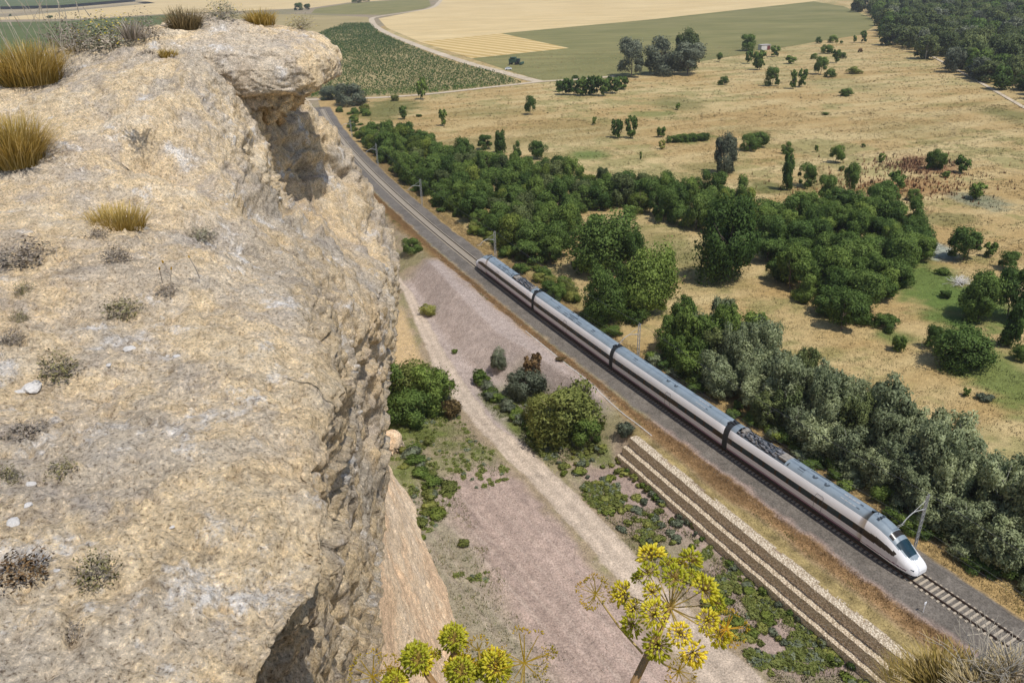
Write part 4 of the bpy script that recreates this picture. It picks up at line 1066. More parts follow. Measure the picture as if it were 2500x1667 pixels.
def rock_tree():
    Vs, Fs, b = [], [], 0
    for V, F in ((LW, LF), (HW, HF), (EW, EF)):
        Vs.append(V); Fs.append(F + b); b += len(V)
    V = np.concatenate(Vs); F = np.concatenate(Fs)
    return BVHTree.FromPolygons(V.tolist(), F.tolist())
ROCK = rock_tree()
def on_rock(u, v, fallback=6.0):
    d = Vector(ray(u * K, v * K)).normalized()
    h, nn, i, t = ROCK.ray_cast(Vector(CAM), d)
    if h is None: return Vector(at_y(u * K, v * K, fallback)), Vector((0, 0, 1))
    if nn.dot(d) > 0: nn = -nn
    return h, nn

# ------------------------------------------------------------------ trees
def leaf_cloud(P, Nn, size, r, tilt=0.8, stretch=1.5):
    n = len(P)
    d = Nn + r.normal(0, tilt, (n, 3)); d /= np.linalg.norm(d, axis=1)[:, None]
    a = np.cross(d, r.normal(0, 1, (n, 3))); a /= np.linalg.norm(a, axis=1)[:, None]; b = np.cross(d, a)
    s = (size * r.uniform(.6, 1.35, n))[:, None]
    bend = d * s * .22
    V = np.stack([P - a * s * stretch * .5 - bend, P - b * s * .36, P + a * s * stretch * .5 - bend, P + b * s * .36], 1).reshape(-1, 3)
    F = np.arange(4 * n).reshape(-1, 4)
    return V, F, np.repeat(Nn, 4, 0)
def crown_mesh(seed, n, leaf, form='round', lobes=14, base=0.06):
    """crown in a unit box: radius .5, height 0..1"""
    r = np.random.default_rng(seed); C = []; R = []
    for i in range(lobes):
        if form == 'round':
            h = r.uniform(.09, .86); w = .38 * math.sqrt(max(.05, 1 - ((h - .40) / .55) ** 2)); a = r.uniform(0, 6.28); q = math.sqrt(r.uniform(.15, 1)) * w; rr = r.uniform(.06, .21)
        elif form == 'tall':
            h = .10 + .80 * i / lobes; w = .26 * (1 - .45 * abs(h - .42)); a = r.uniform(0, 6.28); q = math.sqrt(r.uniform(.1, 1)) * w; rr = r.uniform(.10, .18) * (1.12 - .4 * h)
        elif form == 'bush':
            h = r.uniform(.18, .60); w = .34; a = r.uniform(0, 6.28); q = math.sqrt(r.uniform(.05, 1)) * w; rr = r.uniform(.11, .21)
        elif form == 'bushy':
            h = r.uniform(.12, .78); w = .42 * math.sqrt(max(.05, 1 - (h / .95) ** 2)); a = r.uniform(0, 6.28); q = math.sqrt(r.uniform(.1, 1)) * w; rr = r.uniform(.08, .20)
        else:                                                    # open, feathery
            h = r.uniform(.14, .90); w = .36 * (1 - .4 * abs(h - .5)); a = r.uniform(0, 6.28); q = math.sqrt(r.uniform(.1, 1)) * w; rr = r.uniform(.075, .14)
        C.append((q * math.cos(a), q * math.sin(a), h)); R.append((rr, rr, rr * {'round': 1.05, 'tall': 1.3, 'bush': .9}.get(form, 1.1)))
    C = np.array(C); R = np.array(R)
    k = r.integers(0, lobes, n); d = r.normal(0, 1, (n, 3)); d /= np.linalg.norm(d, axis=1)[:, None]
    d[:, 2] = np.where(d[:, 2] < -.7, -d[:, 2] * .6, d[:, 2]); d /= np.linalg.norm(d, axis=1)[:, None]
    rad_ = (r.uniform(.35, 1.2, n) ** .6)[:, None]
    rad_ = np.where(r.random((n, 1)) < .10, rad_ * r.uniform(1.1, 1.55, (n, 1)), rad_)
    P = C[k] + d * R[k] * rad_
    P[:, 2] = np.maximum(P[:, 2], base * .6 + .03 * r.random(n))
    out = P - np.array((0, 0, .40)); out /= np.linalg.norm(out, axis=1)[:, None] + 1e-6
    Nn = .55 * d + .45 * out; Nn /= np.linalg.norm(Nn, axis=1)[:, None]
    V, F, VN = leaf_cloud(P, Nn, leaf, r)
    c = np.clip(.30 + .45 * r.random(lobes)[k] + r.normal(0, .2, n), 0, 1); c = np.repeat(c, 4)[:, None].repeat(3, 1)
    VN = VN + r.normal(0, .32, VN.shape); VN /= np.linalg.norm(VN, axis=1)[:, None]
    return make_mesh('crown', V, F, col=c, normals=VN)
def trunk_mesh(seed, thick=.022, lean=.03, top=.8):
    r = random.Random(seed); mb = MB()
    p = [(0, 0, -.02)]; x = y = 0
    for i in range(1, 5):
        x += r.gauss(0, lean); y += r.gauss(0, lean); p.append((x, y, top * i / 4))
    mb.tube(p, [thick, thick * .8, thick * .62, thick * .42, thick * .2], 6)
    for i in range(5):
        k = r.uniform(.25, .7); z = top * k; a = r.uniform(0, 6.28); l = r.uniform(.18, .33)
        q = (p[int(k * 4)][0], p[int(k * 4)][1], z)
        mb.tube([q, (q[0] + l * .6 * math.cos(a), q[1] + l * .6 * math.sin(a), z + l * .5), (q[0] + l * math.cos(a), q[1] + l * math.sin(a), z + l)], [thick * .5, thick * .3, thick * .12], 5)
    return mb.mesh('trunk')
CR = {
 'dark': [crown_mesh(100 + i, 10000, .036, 'round', 22) for i in range(7)],
 'big': [crown_mesh(150 + i, 17000, .030, 'round', 60) for i in range(3)],
 'tall': [crown_mesh(200 + i, 6000, .048, 'tall', 36) for i in range(4)],
 'poplar': [crown_mesh(250 + i, 9500, .037, 'open', 64) for i in range(6)],
 'bushbig': [crown_mesh(320 + i, 8000, .036, 'bushy', 22) for i in range(4)],
 'bush': [crown_mesh(300 + i, 2600, .070, 'bush', 24) for i in range(5)],
 'small': [crown_mesh(350 + i, 700, .12, 'bush', 8) for i in range(5)],
 'sparse': [crown_mesh(400 + i, 800, .11, 'open', 26) for i in range(4)],
 'wood': [crown_mesh(450 + i, 3000, .068, 'round', 40) for i in range(6)],
}
TK = {'thin': [trunk_mesh(i, .018) for i in range(3)], 'thick': [trunk_mesh(10 + i, .03, .02) for i in range(3)], 'pale': [trunk_mesh(20 + i, .014, .04, .9) for i in range(3)]}
_ci = [0]
def tree(x, y, z, w, h, form, mat, label, cat='tree', group=None, name=None, trunk='thin', tmat='trunk'):
    _ci[0] += 1; i = _ci[0]
    if form == 'bush' and w > 3.2: form = 'bushbig'
    k = {'dark': 'leafy_tree', 'big': 'leafy_tree', 'tall': 'tall_tree', 'poplar': 'poplar_tree', 'bush': 'bush', 'bushbig': 'bush', 'small': 'bush', 'sparse': 'young_tree', 'wood': 'woodland_tree'}[form]
    a = rng.uniform(0, 6.28)
    me = CR[form][i % len(CR[form])]
    if form in ('small',):
        key = me.name + mat
        o = link(name or k, me_mat(me, mat), None, loc=(x, y, z - .02), rot=(0, 0, a), scale=(w, w, h))
        tag(o, label, cat, group); return o
    q1, q2 = rng.uniform(.82, 1.2, 2); o = empty(name or k, (x, y, z - .03), a, (w * q1, w * q2, h)); o.rotation_euler = (rng.normal(0, .05), rng.normal(0, .05), a)
    tag(o, label, cat, group)
    link('crown' if 'bush' not in form else 'foliage', me_mat(me, mat), None, o)
    link('trunk' if 'bush' not in form else 'stem', me_mat(TK[trunk][i % 3], tmat), None, o)
    return o
_mm = {}
def me_mat(me, mat):
    key = (me.name, mat)
    if key not in _mm:
        c = me if len(me.materials) == 0 else me.copy()
        if len(c.materials) == 0: c.materials.append(M[mat])
        else: c.materials[0] = M[mat]
        _mm[key] = c
    return _mm[key]
def dep(P):
    d = np.asarray(P, float) - CAM; return math.asin(-d[2] / np.linalg.norm(d))
def px_tree(u, v, wpx, hpx, form, mat, label, **kw):
    """u, v: lowest point of the crown in the photograph (2500 px), with its width and height there"""
    P = hit(u, v); e = dep(P); q = pxm(P); w = wpx / q
    P2 = P + np.array((0, 1, 0)) * w * .30; P2[2] = gz1(P2[0], P2[1])
    h = max(.45 * w, (hpx / q - .42 * w * math.sin(e)) / math.cos(e))
    return tree(P2[0], P2[1], P2[2], w * 1.12, h * 1.04, form, mat, label, **kw), P2, w, h

# ---- single trees and bushes of the plain: crop (origin, scale), x, y, width, height, kind
c5 = lambda x, y: (1600 + x / 2.613, y / 2.613)
c6 = lambda x, y: (1600 + x / 2.613, 500 + y / 2.613)
c4 = lambda x, y: (700 + x / 2.613, y / 2.613)
SOLO = [
 (c5, 595, 330, 95, 100, 'dark', 'dark'), (c5, 600, 410, 50, 90, 'sparse', 'mid'), (c5, 670, 450, 80, 130, 'sparse', 'mid'), (c5, 410, 395, 40, 55, 'dark', 'mid'), (c5, 765, 365, 70, 65, 'sparse', 'mid'),
 (c5, 750, 555, 90, 115, 'dark', 'mid'), (c5, 440, 545, 60, 60, 'bush', 'mid'), (c5, 885, 570, 60, 115, 'sparse', 'dark'), (c5, 942, 560, 65, 108, 'sparse', 'dark'), (c5, 1100, 345, 70, 65, 'bush', 'mid'),
 (c5, 1060, 480, 90, 112, 'dark', 'mid'), (c5, 1122, 497, 80, 58, 'bush', 'mid'), (c5, 1160, 405, 50, 80, 'sparse', 'mid'), (c5, 1198, 375, 50, 45, 'bush', 'mid'), (c5, 1045, 280, 45, 45, 'bush', 'dark'),
 (c5, 1140, 275, 60, 50, 'bush', 'mid'), (c5, 1335, 275, 45, 70, 'sparse', 'mid'), (c5, 1275, 275, 25, 45, 'sparse', 'mid'), (c5, 1190, 282, 25, 32, 'bush', 'mid'), (c5, 1310, 335, 30, 26, 'bush', 'rust'),
 (c5, 1015, 380, 40, 40, 'bush', 'mid'), (c5, 870, 410, 70, 52, 'sparse', 'mid'), (c5, 1282, 475, 100, 42, 'bush', 'scrub'), (c5, 1220, 615, 72, 52, 'bush', 'dark'), (c5, 1090, 737, 40, 26, 'bush', 'dark'),
 (c5, 145, 705, 32, 46, 'sparse', 'mid'), (c5, 40, 880, 55, 75, 'sparse', 'mid'), (c5, 42, 957, 50, 60, 'sparse', 'scrub'), (c5, 600, 968, 115, 118, 'bush', 'dark'), (c5, 672, 950, 115, 125, 'bush', 'dark'),
 (c5, 845, 987, 70, 76, 'dark', 'mid'), (c5, 1160, 1047, 96, 118, 'dark', 'mid'), (c5, 850, 1222, 115, 235, 'tall', 'dark'), (c5, 965, 1202, 125, 150, 'dark', 'dark'), (c5, 1260, 1240, 135, 185, 'dark', 'mid'),
 (c5, 1100, 1312, 120, 185, 'dark', 'dark'), (c5, 1460, 1365, 185, 205, 'dark', 'dark'), (c5, 1550, 1232, 120, 130, 'sparse', 'mid'), (c5, 1655, 1287, 85, 88, 'bush', 'dark'), (c5, 1810, 1092, 122, 142, 'dark', 'mid'),
 (c5, 1860, 1137, 52, 60, 'bush', 'mid'), (c5, 1965, 1112, 95, 115, 'sparse', 'mid'), (c5, 2065, 1282, 112, 122, 'sparse', 'mid'), (c5, 1540, 1505, 195, 205, 'dark', 'dark'), (c5, 1682, 1500, 190, 215, 'dark', 'dark'),
 (c5, 1190, 1092, 42, 42, 'bush', 'mid'), (c5, 440, 1120, 135, 280, 'dark', 'willow'), (c5, 1445, 1040, 40, 60, 'sparse', 'mid'), (c5, 1330, 940, 26, 30, 'small', 'mid'), (c5, 1030, 975, 26, 50, 'sparse', 'mid'),
 (c6, 470, 515, 335, 560, 'big', 'dark'), (c6, 90, 392, 112, 112, 'dark', 'mid'), (c6, 1560, 545, 92, 112, 'bush', 'mid'), (c6, 1840, 452, 82, 72, 'bush', 'mid'), (c6, 1860, 602, 84, 74, 'bush', 'dark'), (c6, 1995, 375, 215, 215, 'dark', 'dark'),
 (c6, 2140, 342, 84, 100, 'sparse', 'mid'), (c6, 2270, 430, 135, 135, 'dark', 'dark'), (c6, 2105, 765, 300, 335, 'big', 'dark'), (c6, 2290, 760, 250, 380, 'dark', 'dark'), (c6, 2275, 925, 160, 300, 'tall', 'dark'), (c6, 1770, 932, 122, 162, 'dark', 'dark'),
 (c6, 1560, 942, 92, 142, 'bush', 'mid'), (c6, 1500, 805, 190, 85, 'bush', 'mid'), (c6, 1985, 1065, 310, 290, 'big', 'dark'), (c6, 1690, 275, 78, 115, 'sparse', 'bright'), (c6, 2350, 1010, 120, 120, 'bush', 'mid'), (c6, 2110, 1260, 110, 70, 'bush', 'sage'), (c6, 1990, 1230, 60, 60, 'sparse', 'mid'),
 (c4, 865, 640, 72, 135, 'sparse', 'mid'), (c4, 750, 765, 55, 95, 'sparse', 'dark'), (c4, 845, 748, 40, 24, 'bush', 'mid'), (c4, 998, 808, 66, 104, 'sparse', 'mid'), (c4, 1552, 738, 74, 122, 'dark', 'dark'), (c4, 2098, 888, 82, 135, 'sparse', 'dark'), (c4, 2195, 888, 80, 140, 'sparse', 'dark'),
 (c4, 1960, 800, 40, 50, 'sparse', 'mid'), (c4, 1265, 960, 85, 95, 'dark', 'dark'), (c4, 1365, 985, 95, 145, 'tall', 'dark'), (c4, 1467, 1010, 60, 100, 'dark', 'dark'), (c4, 1600, 1020, 120, 120, 'dark', 'dark'), (c4, 690, 645, 50, 45, 'bush', 'scrub'), (c4, 1840, 505, 46, 26, 'bush', 'dark'), (c4, 2260, 1020, 20, 50, 'sparse', 'mid'), (c4, 2190, 1405, 95, 90, 'dark', 'mid'),
]
LAND = {'the white shed': (1865, 118), 'the grey willow clump': (1600, 150), 'the red weed patch': (2240, 400), 'the pale dead branches': (2345, 690), 'the vineyard corner': (1270, 200), 'the parked harvester': (1255, 155), 'the tall willow by the thicket': (1765, 400),
        'the tail of the train': (1170, 620), 'the river wood': (2230, 130), 'the tallest dark tree': (1790, 600), 'the nose of the train': (2240, 1390), 'the dark hedge strip': (1682, 330), 'the vivid green patch': (2290, 690), 'the curve of the footpath': (2330, 310)}
rows = []
for (cf, x, y, w, h, form, mat) in SOLO:
    u, v = cf(x, y); rows.append([u, v, w / 2.613, h / 2.613, form, mat])
cnt_ = {}
def describe(u, v, w, h, form, mat):
    best = min(LAND.items(), key=lambda q: math.hypot(q[1][0] - u, (q[1][1] - v) * 1.4))
    dx, dy = u - best[1][0], v - best[1][1]
    d = ('right of' if dx > 0 else 'left of') if abs(dx) > abs(dy) * 1.3 else ('in front of' if dy > 0 else 'beyond')
    return best[0], d, math.hypot(dx, dy)
info = [describe(*r) for r in rows]
ORD = ['nearest', 'second', 'third', 'fourth', 'fifth', 'sixth', 'seventh', 'eighth', 'ninth', 'tenth', 'eleventh', 'twelfth', 'thirteenth', 'fourteenth']
for i, r in enumerate(rows):
    u, v, w, h, form, mat = r; ld, d, dist = info[i]
    same = sorted([info[j][2] for j in range(len(rows)) if info[j][0] == ld and info[j][1] == d]); k = same.index(dist)
    colr = {'dark': 'dark green', 'mid': 'green', 'willow': 'grey green', 'scrub': 'olive', 'bright': 'yellow green', 'rust': 'brownish', 'sage': 'grey green'}[mat]
    kind = {'dark': 'round tree', 'big': 'large spreading tree', 'tall': 'tall tree', 'bush': 'bush', 'sparse': 'slender young tree', 'small': 'shrub'}[form]
    lab = f'{colr} {kind}, {ORD[k]} one {d} {ld}' if len(same) > 1 else f'{colr} {kind} on dry grass {d} {ld}'
    if form == 'big' and abs(u - 1780) < 30: lab = 'tallest and largest dark green tree, standing between thicket and grove'
    px_tree(u, v, w, h, form, mat, lab, cat='bush' if form in ('bush', 'small') else 'tree', group='trees and bushes dotted over the dry plain')
# clump of willows and a poplar beyond the plain
for (u, v, w, h, form, mat, lab) in [(1545, 190, 78, 92, 'dark', 'willow', 'leftmost grey willow of the clump at the edge of the green meadow'), (1612, 186, 92, 84, 'dark', 'willow', 'middle grey willow of the clump at the edge of the green meadow'), (1683, 186, 84, 78, 'dark', 'willow', 'rightmost low grey willow in front of the tall tree by the meadow'), (1676, 176, 72, 104, 'dark', 'wood', 'tall green tree standing behind the grey willows by the meadow')]:
    px_tree(u, v, w, h, form, mat, lab, group='clump of willows by the meadow')
# young trees in a close row (right of the lane)
for i, (x, y, w, h) in enumerate([(1765, 610, 90, 105), (1830, 612, 90, 110), (1890, 615, 90, 115), (1955, 617, 95, 120), (2020, 617, 95, 125), (2080, 600, 90, 115), (2140, 575, 90, 80), (1735, 590, 50, 70)]):
    u, v = c4(x, y); px_tree(u, v, w / 2.613, h / 2.613, 'sparse', 'dark', ['first', 'second', 'third', 'fourth', 'fifth', 'sixth', 'seventh', 'outermost small'][i] + ' tree of the short dense green row right of the lane junction', group='short dense row of young trees')
# hedge strip
for i in range(6):
    u, v = c5(110 + i * 42, 915 - i * 3); px_tree(u, v, 26, 22, 'bush', 'dark', 'low dark green shrub in the hedge strip on the dry plain', cat='bush', group='hedge strip on the plain')
# far bushes by the vineyard and on the skyline of the fields
for i, (u, v, w, h, lab) in enumerate([(728, 26, 22, 16, 'dark round tree at the far left corner of the vineyard'), (750, 25, 18, 13, 'smaller dark tree right of the one at the vineyard corner'), (872, 8, 26, 14, 'dark tree left of the pair at the top edge of the fields'), (895, 5, 22, 14, 'dark tree right of the pair at the top edge of the fields'), (24, 40, 8, 5, 'tiny bush at the left edge of the far wheat strip'), (121, 47, 12, 8, 'small dark bush on the far field edge behind the grass stalks')]):
    px_tree(u, v, w, h, 'dark', 'dark', lab)
for i, (x, y, w, h, lab) in enumerate([(290, 640, 160, 105, 'left bushy grey tree by the railway just right of the overhang'), (390, 680, 200, 150, 'right bushy grey tree by the railway just right of the overhang')]):
    u, v = c4(x, y); px_tree(u, v, w / 2.613, h / 2.613, 'bush', 'willow' if i else 'sage', lab)

# ---- masses
HUE = {'dark': 'dark green', 'mid': 'green', 'bright': 'bright green', 'wood': 'olive green', 'willow': 'grey green'}
def scatter(poly_px, dist, seed, z=-1.2, tries=9000):
    r = np.random.default_rng(seed); poly = [at(u * K, v * K, z)[:2] for u, v in poly_px]; pa = np.array(poly)
    lo, hi = pa.min(0), pa.max(0); out = []
    Q = lo + r.random((tries, 2)) * (hi - lo)
    for p in Q[inpoly(Q[:, 0], Q[:, 1], poly)]:
        dd = dist * (1 + .0 * p[1])
        if all((p[0] - q[0]) ** 2 + (p[1] - q[1]) ** 2 > dd * dd for q in out): out.append(p)
    return out
# thicket along the line, left
TH_A = [(835, 325), (900, 322), (970, 345), (1060, 378), (1180, 400), (1290, 425), (1400, 440), (1500, 450), (1620, 450), (1720, 470), (1725, 530), (1660, 560), (1600, 530), (1520, 510), (1430, 480), (1320, 490), (1300, 560), (1290, 600), (1240, 620), (1170, 570), (1090, 515), (1020, 470), (960, 440), (905, 395), (860, 355)]
for p in scatter(TH_A, 4.3, 1):
    mt_ = str(rng.choice(['dark', 'dark', 'dark', 'mid', 'mid', 'bright', 'wood']))
    z = gz1(*p); w = rng.uniform(5.4, 8.6); h = rng.uniform(5.0, 9.5)
    tree(p[0], p[1], z, w, h, 'dark' if rng.random() < .75 else 'bush', mt_, ('tall ' if h > 7.2 else 'low ') + HUE[mt_] + ' tree in the railway thicket, ' + ('track side, ' if sl(*p)[1] > -24 else 'plain side, ') + ('overhang end' if p[1] > 240 else 'middle part' if p[1] > 185 else 'end by the tallest tree'), group='dense thicket beside the railway')
# trees right behind the tail of the train
for (x, y, w, h, form, mat, lab) in [(1500, 470, 420, 440, 'big', 'dark', 'large rounded dark tree behind the rear car of the train'), (1690, 480, 150, 300, 'dark', 'dark', 'dark tree right of the large rounded one behind the rear car'), (1520, 790, 300, 390, 'big', 'dark', 'conical dark tree standing closest to the second car from the tail'), (1790, 740, 320, 470, 'big', 'mid', 'tall mid green tree right of the conical dark tree by the train'), (1640, 700, 200, 330, 'tall', 'dark', 'narrow dark tree between the conical tree and the taller one'), (1710, 760, 180, 130, 'bush', 'mid', 'low bright bush at the foot of the trees by the train')]:
    u, v = 900 + x / 2.613, 500 + y / 2.613; px_tree(u, v, w / 2.613, h / 2.613, form, mat, lab)
# brambles between the line and the thicket
for i in range(150):
    s = rng.uniform(62, 335); l = -rng.uniform(6.8, 10.5 + .035 * (s - 60)); x, y = tr(s, l)
    if 62 < s < 82 and l < -8.5: continue
    w = rng.uniform(2.4, 4.6); h = rng.uniform(1.4, 2.9)
    tree(x, y, gz1(x, y), w, h, 'bush', rng.choice(['mid', 'bright', 'mid', 'dark', 'scrub']), 'low bramble bush on the railway verge ' + ('beside the rear cars' if s < 108 else 'just behind the train' if s < 200 else 'far behind the train'), cat='bush', group='bramble bushes along the verge')
# grove on the right of the tallest tree
TH_B = [(1870, 690), (1990, 640), (2110, 600), (2130, 560), (2060, 520), (1960, 500), (1850, 515), (1790, 560), (1800, 620), (1900, 660), (1860, 690)]
TH_B = [(1740, 530), (1820, 505), (1920, 495), (2020, 505), (2110, 555), (2120, 605), (2060, 650), (2015, 700), (1990, 750), (1930, 760), (1870, 730), (1810, 680), (1770, 620)]
for p in scatter(TH_B, 4.2, 2):
    mt_ = 'dark' if rng.random() < .7 else 'mid'
    z = gz1(*p); w = rng.uniform(5.2, 8.2); h = rng.uniform(4.6, 8.6)
    tree(p[0], p[1], z, w, h, 'dark', mt_, ('tall ' if h > 6.6 else 'low ') + HUE[mt_] + ' tree in the grove right of the tallest tree, ' + ('near' if p[1] < 142 else 'far') + (' left part' if p[0] < 62 else ' right part'), group='grove right of the tallest tree')
# grey poplars beside the train
pts = []
for _ in range(4000):
    s = rng.uniform(-34, 57); l = -rng.uniform(9.2, np.interp(s, [-34, 0, 30, 50, 57], [24, 21, 19, 20, 17]))
    if all((s - a) ** 2 + (l - b) ** 2 > 2.75 ** 2 for a, b in pts): pts.append((s, l))
for (s, l) in pts:
    x, y = tr(s, l); fr = sstep(9, 14, -l); w = rng.uniform(4.8, 7.2); h = rng.uniform(7.0, 10.6) * (.55 + .45 * float(fr))
    g = (s > 44 and rng.random() < .45)
    tree(x, y, gz1(x, y), w, h, 'poplar', 'mid' if g else ('poplar' if rng.random() < .85 else 'wood'), 'grey green poplar, ' + ('front' if l > -12.5 else 'middle' if l > -16.5 else 'back') + ' row of the belt, ' + ('ahead of the train nose' if s < 0 else 'beside the leading car' if s < 27 else 'beside the second car'), group='poplar belt beside the train', trunk='pale', tmat='whitetrunk')
for i in range(70):
    s = rng.uniform(-30, 55); l = -rng.uniform(6.9, 9.6); x, y = tr(s, l); w = rng.uniform(1.6, 3.6); h = rng.uniform(1.2, 2.6)
    tree(x, y, gz1(x, y), w, h, 'bush', rng.choice(['mid', 'bright', 'mid', 'dark', 'poplar']), 'low bush at the foot of the poplar belt ' + ('ahead of the train nose' if s < 0 else 'beside the leading car' if s < 27 else 'beside the second car'), cat='bush', group='bushes at the foot of the poplars')
# river wood
RWP = [(1880, 2), (1935, 18), (2010, 44), (2025, 78), (2040, 106), (2078, 112), (2125, 136), (2190, 174), (2265, 202), (2350, 232), (2450, 270), (2600, 240), (2600, 60), (2500, -4), (2200, -10)]
rw = [p for p in scatter(RWP, 10.5, 5, tries=9000) if -60 < (lambda q: q[0] - 1250)(proj((p[0], p[1], 5))) < 1330 and proj((p[0], p[1], 14))[1] > -60]
rw = sorted(rw, key=lambda p: np.hypot(*p))[:298]
for p in rw:
    mt_ = 'wood' if rng.random() < .7 else ('dark' if rng.random() < .6 else 'willow')
    z = gz1(*p); w = rng.uniform(10, 17); h = rng.uniform(10, 17)
    tree(p[0], p[1], z, w, h, 'wood', mt_, ('tall ' if h > 13.5 else 'lower ') + HUE[mt_] + ' tree in the river wood, ' + ('bordering the pale track' if np.hypot(p[0] - 230, p[1] - 345) < 120 else ('near the wheat field' if p[1] > 640 else 'middle') + (', left edge' if proj((p[0], p[1], 6))[0] < 2220 else ', centre' if proj((p[0], p[1], 6))[0] < 2370 else ', right edge')), group='wood along the river', name='woodland_tree', trunk='thin', tmat='whitetrunk' if rng.random() < .3 else 'trunk')

# ------------------------------------------------------------------ shrubs between road and wall, road side
for i in range(230):
    s = rng.uniform(-14, 44); l = rng.uniform(11.6, 18.6)
    if n2(np.array([s * 1.0]), np.array([l * 1.0]), 4.0, 2, 3)[0] < -.12: continue
    x, y = tr(s, l); w = rng.uniform(.7, 2.3); h = rng.uniform(.3, .8)
    tree(x, y, gz1(x, y), w, h, 'small', rng.choice(['scrub', 'scrub', 'bright', 'scrub', 'sage']), 'low green shrub on the bank below the gabion wall, ' + ('near the road' if l > 15.5 else 'near the wall') + (', upper end' if s > 22 else ', behind the fennel' if s < 6 else ', middle'), cat='shrub', group='shrubs on the bank below the wall', name='shrub')
for i in range(40):
    s = rng.uniform(-12, 38); l = float(wall_l(s)) + 2.55 + rng.uniform(.2, .8); x, y = tr(s, l); w = rng.uniform(.7, 1.6)
    tree(x, y, gz1(x, y), w, rng.uniform(.5, 1.2), 'small', rng.choice(['sage', 'mid', 'sage', 'scrub']), 'grey green shrub growing against the foot of the gabion wall', cat='shrub', group='shrubs at the foot of the wall', name='shrub')
PX7 = lambda x, y: (900 + x / 2.613, 500 + y / 2.613)
for (x, y, w, h, form, mat, lab) in [
 (300, 1290, 250, 250, 'bush', 'scrub', 'tall olive bush below the cliff, left of the dirt road'), (170, 1300, 200, 260, 'bush', 'dark', 'dark bush against the cliff face, left of the olive bush'), (400, 1330, 220, 240, 'bush', 'mid', 'right part of the bush clump below the cliff by the road'), (250, 1420, 240, 200, 'bush', 'dark', 'front dark bush of the clump below the cliff'), (540, 1370, 90, 120, 'bush', 'rust', 'small brownish bush at the road edge below the cliff'),
 (1270, 1545, 330, 330, 'bush', 'scrub', 'largest olive bush between dirt road and railway at the end of the wall'), (1120, 1440, 170, 200, 'bush', 'scrub', 'olive bush left of the largest one between road and railway'), (1400, 1560, 200, 160, 'bush', 'mid', 'green bush right of the largest one by the end of the wall'), (1010, 1260, 190, 180, 'bush', 'sage', 'grey green bush on the mound side between road and railway'), (1055, 1160, 100, 150, 'sparse', 'rust', 'brown topped bush at the crest of the soil mound'), (830, 1085, 90, 125, 'bush', 'sage', 'grey bush with brown top on the slope of the soil mound'), (700, 1150, 72, 95, 'bush', 'mid', 'small dark green bush beside the dirt road below the mound'), (380, 715, 75, 70, 'bush', 'scrub', 'small olive bush on the left slope of the soil mound'), (270, 325, 90, 85, 'bush', 'dark', 'dark bush beside the ballast at the far end of the mound'), (545, 952, 30, 32, 'bush', 'mid', 'tiny green bush on the bare slope of the mound'), (1220, 1000, 44, 34, 'bush', 'rust', 'tiny brown bush at the edge of the ballast'), (1640, 1568, 90, 100, 'bush', 'sage', 'grey green bush at the upper end of the gabion wall')]:
    u, v = PX7(x, y); px_tree(u, v, w / 2.613 * 1.3, h / 2.613 * 1.3, form, mat, lab, cat='bush')
for i in range(16):
    u, v = 900 + (700 + i * 24 + rng.normal(0, 12)) / 2.613, 500 + (1150 + i * 23 + rng.normal(0, 10)) / 2.613
    px_tree(u, v, 36, 30, 'bush', rng.choice(['mid', 'dark', 'sage']), 'low green bush in the ditch along the right edge of the dirt road', cat='bush', group='bushes in the roadside ditch')
for i in range(26):
    u = np.interp(i, [0, 25], [1030, 1050]) + rng.normal(0, 32); v = np.interp(i, [0, 25], [1075, 1330]) + rng.normal(0, 14)
    px_tree(u, v, rng.uniform(14, 52), rng.uniform(10, 30), 'bush', rng.choice(['bright', 'sage', 'mid', 'scrub', 'scrub']), 'low weed clump in the green strip at the foot of the cliff', cat='bush', group='weeds at the foot of the cliff')

# ------------------------------------------------------------------ grasses (ground cover)
def blades(x, y, z, h, w, nb, col, spread, seed, lean=.5):
    r = np.random.default_rng(seed); n = len(x)
    X = np.repeat(x, nb); Y = np.repeat(y, nb); Z = np.repeat(z, nb); H = np.repeat(h, nb) * r.uniform(.5, 1.15, n * nb); S = np.repeat(spread, nb)
    a = r.uniform(0, 6.283, n * nb); q = np.sqrt(r.random(n * nb)) * S
    bx_ = X + q * np.cos(a); by_ = Y + q * np.sin(a)
    la = a + r.normal(0, .9, n * nb); ll = H * lean * r.uniform(.1, 1.3, n * nb)
    wa = r.uniform(0, 3.14, n * nb); ww = np.repeat(w, nb) / 2
    P0 = np.stack([bx_ - ww * np.cos(wa), by_ - ww * np.sin(wa), Z - .03], -1); P1 = np.stack([bx_ + ww * np.cos(wa), by_ + ww * np.sin(wa), Z - .03], -1)
    P2 = np.stack([bx_ + ll * np.cos(la), by_ + ll * np.sin(la), Z + H], -1)
    V = np.stack([P0, P1, P2], 1).reshape(-1, 3); F = np.arange(len(V)).reshape(-1, 3)
    C = np.repeat(np.repeat(col, nb, 0) * r.uniform(.75, 1.25, n * nb)[:, None], 3, 0)
    return V, F, C
def cover(name, label, parts):
    V = []; F = []; C = []; b = 0
    for v, f, c in parts: V.append(v); F.append(f + b); C.append(c); b += len(v)
    o = link(name, make_mesh(name, np.concatenate(V), np.concatenate(F), col=np.clip(np.concatenate(C), 0, 1)), M['grass'])
    return tag(o, label, 'grass', kind='stuff')
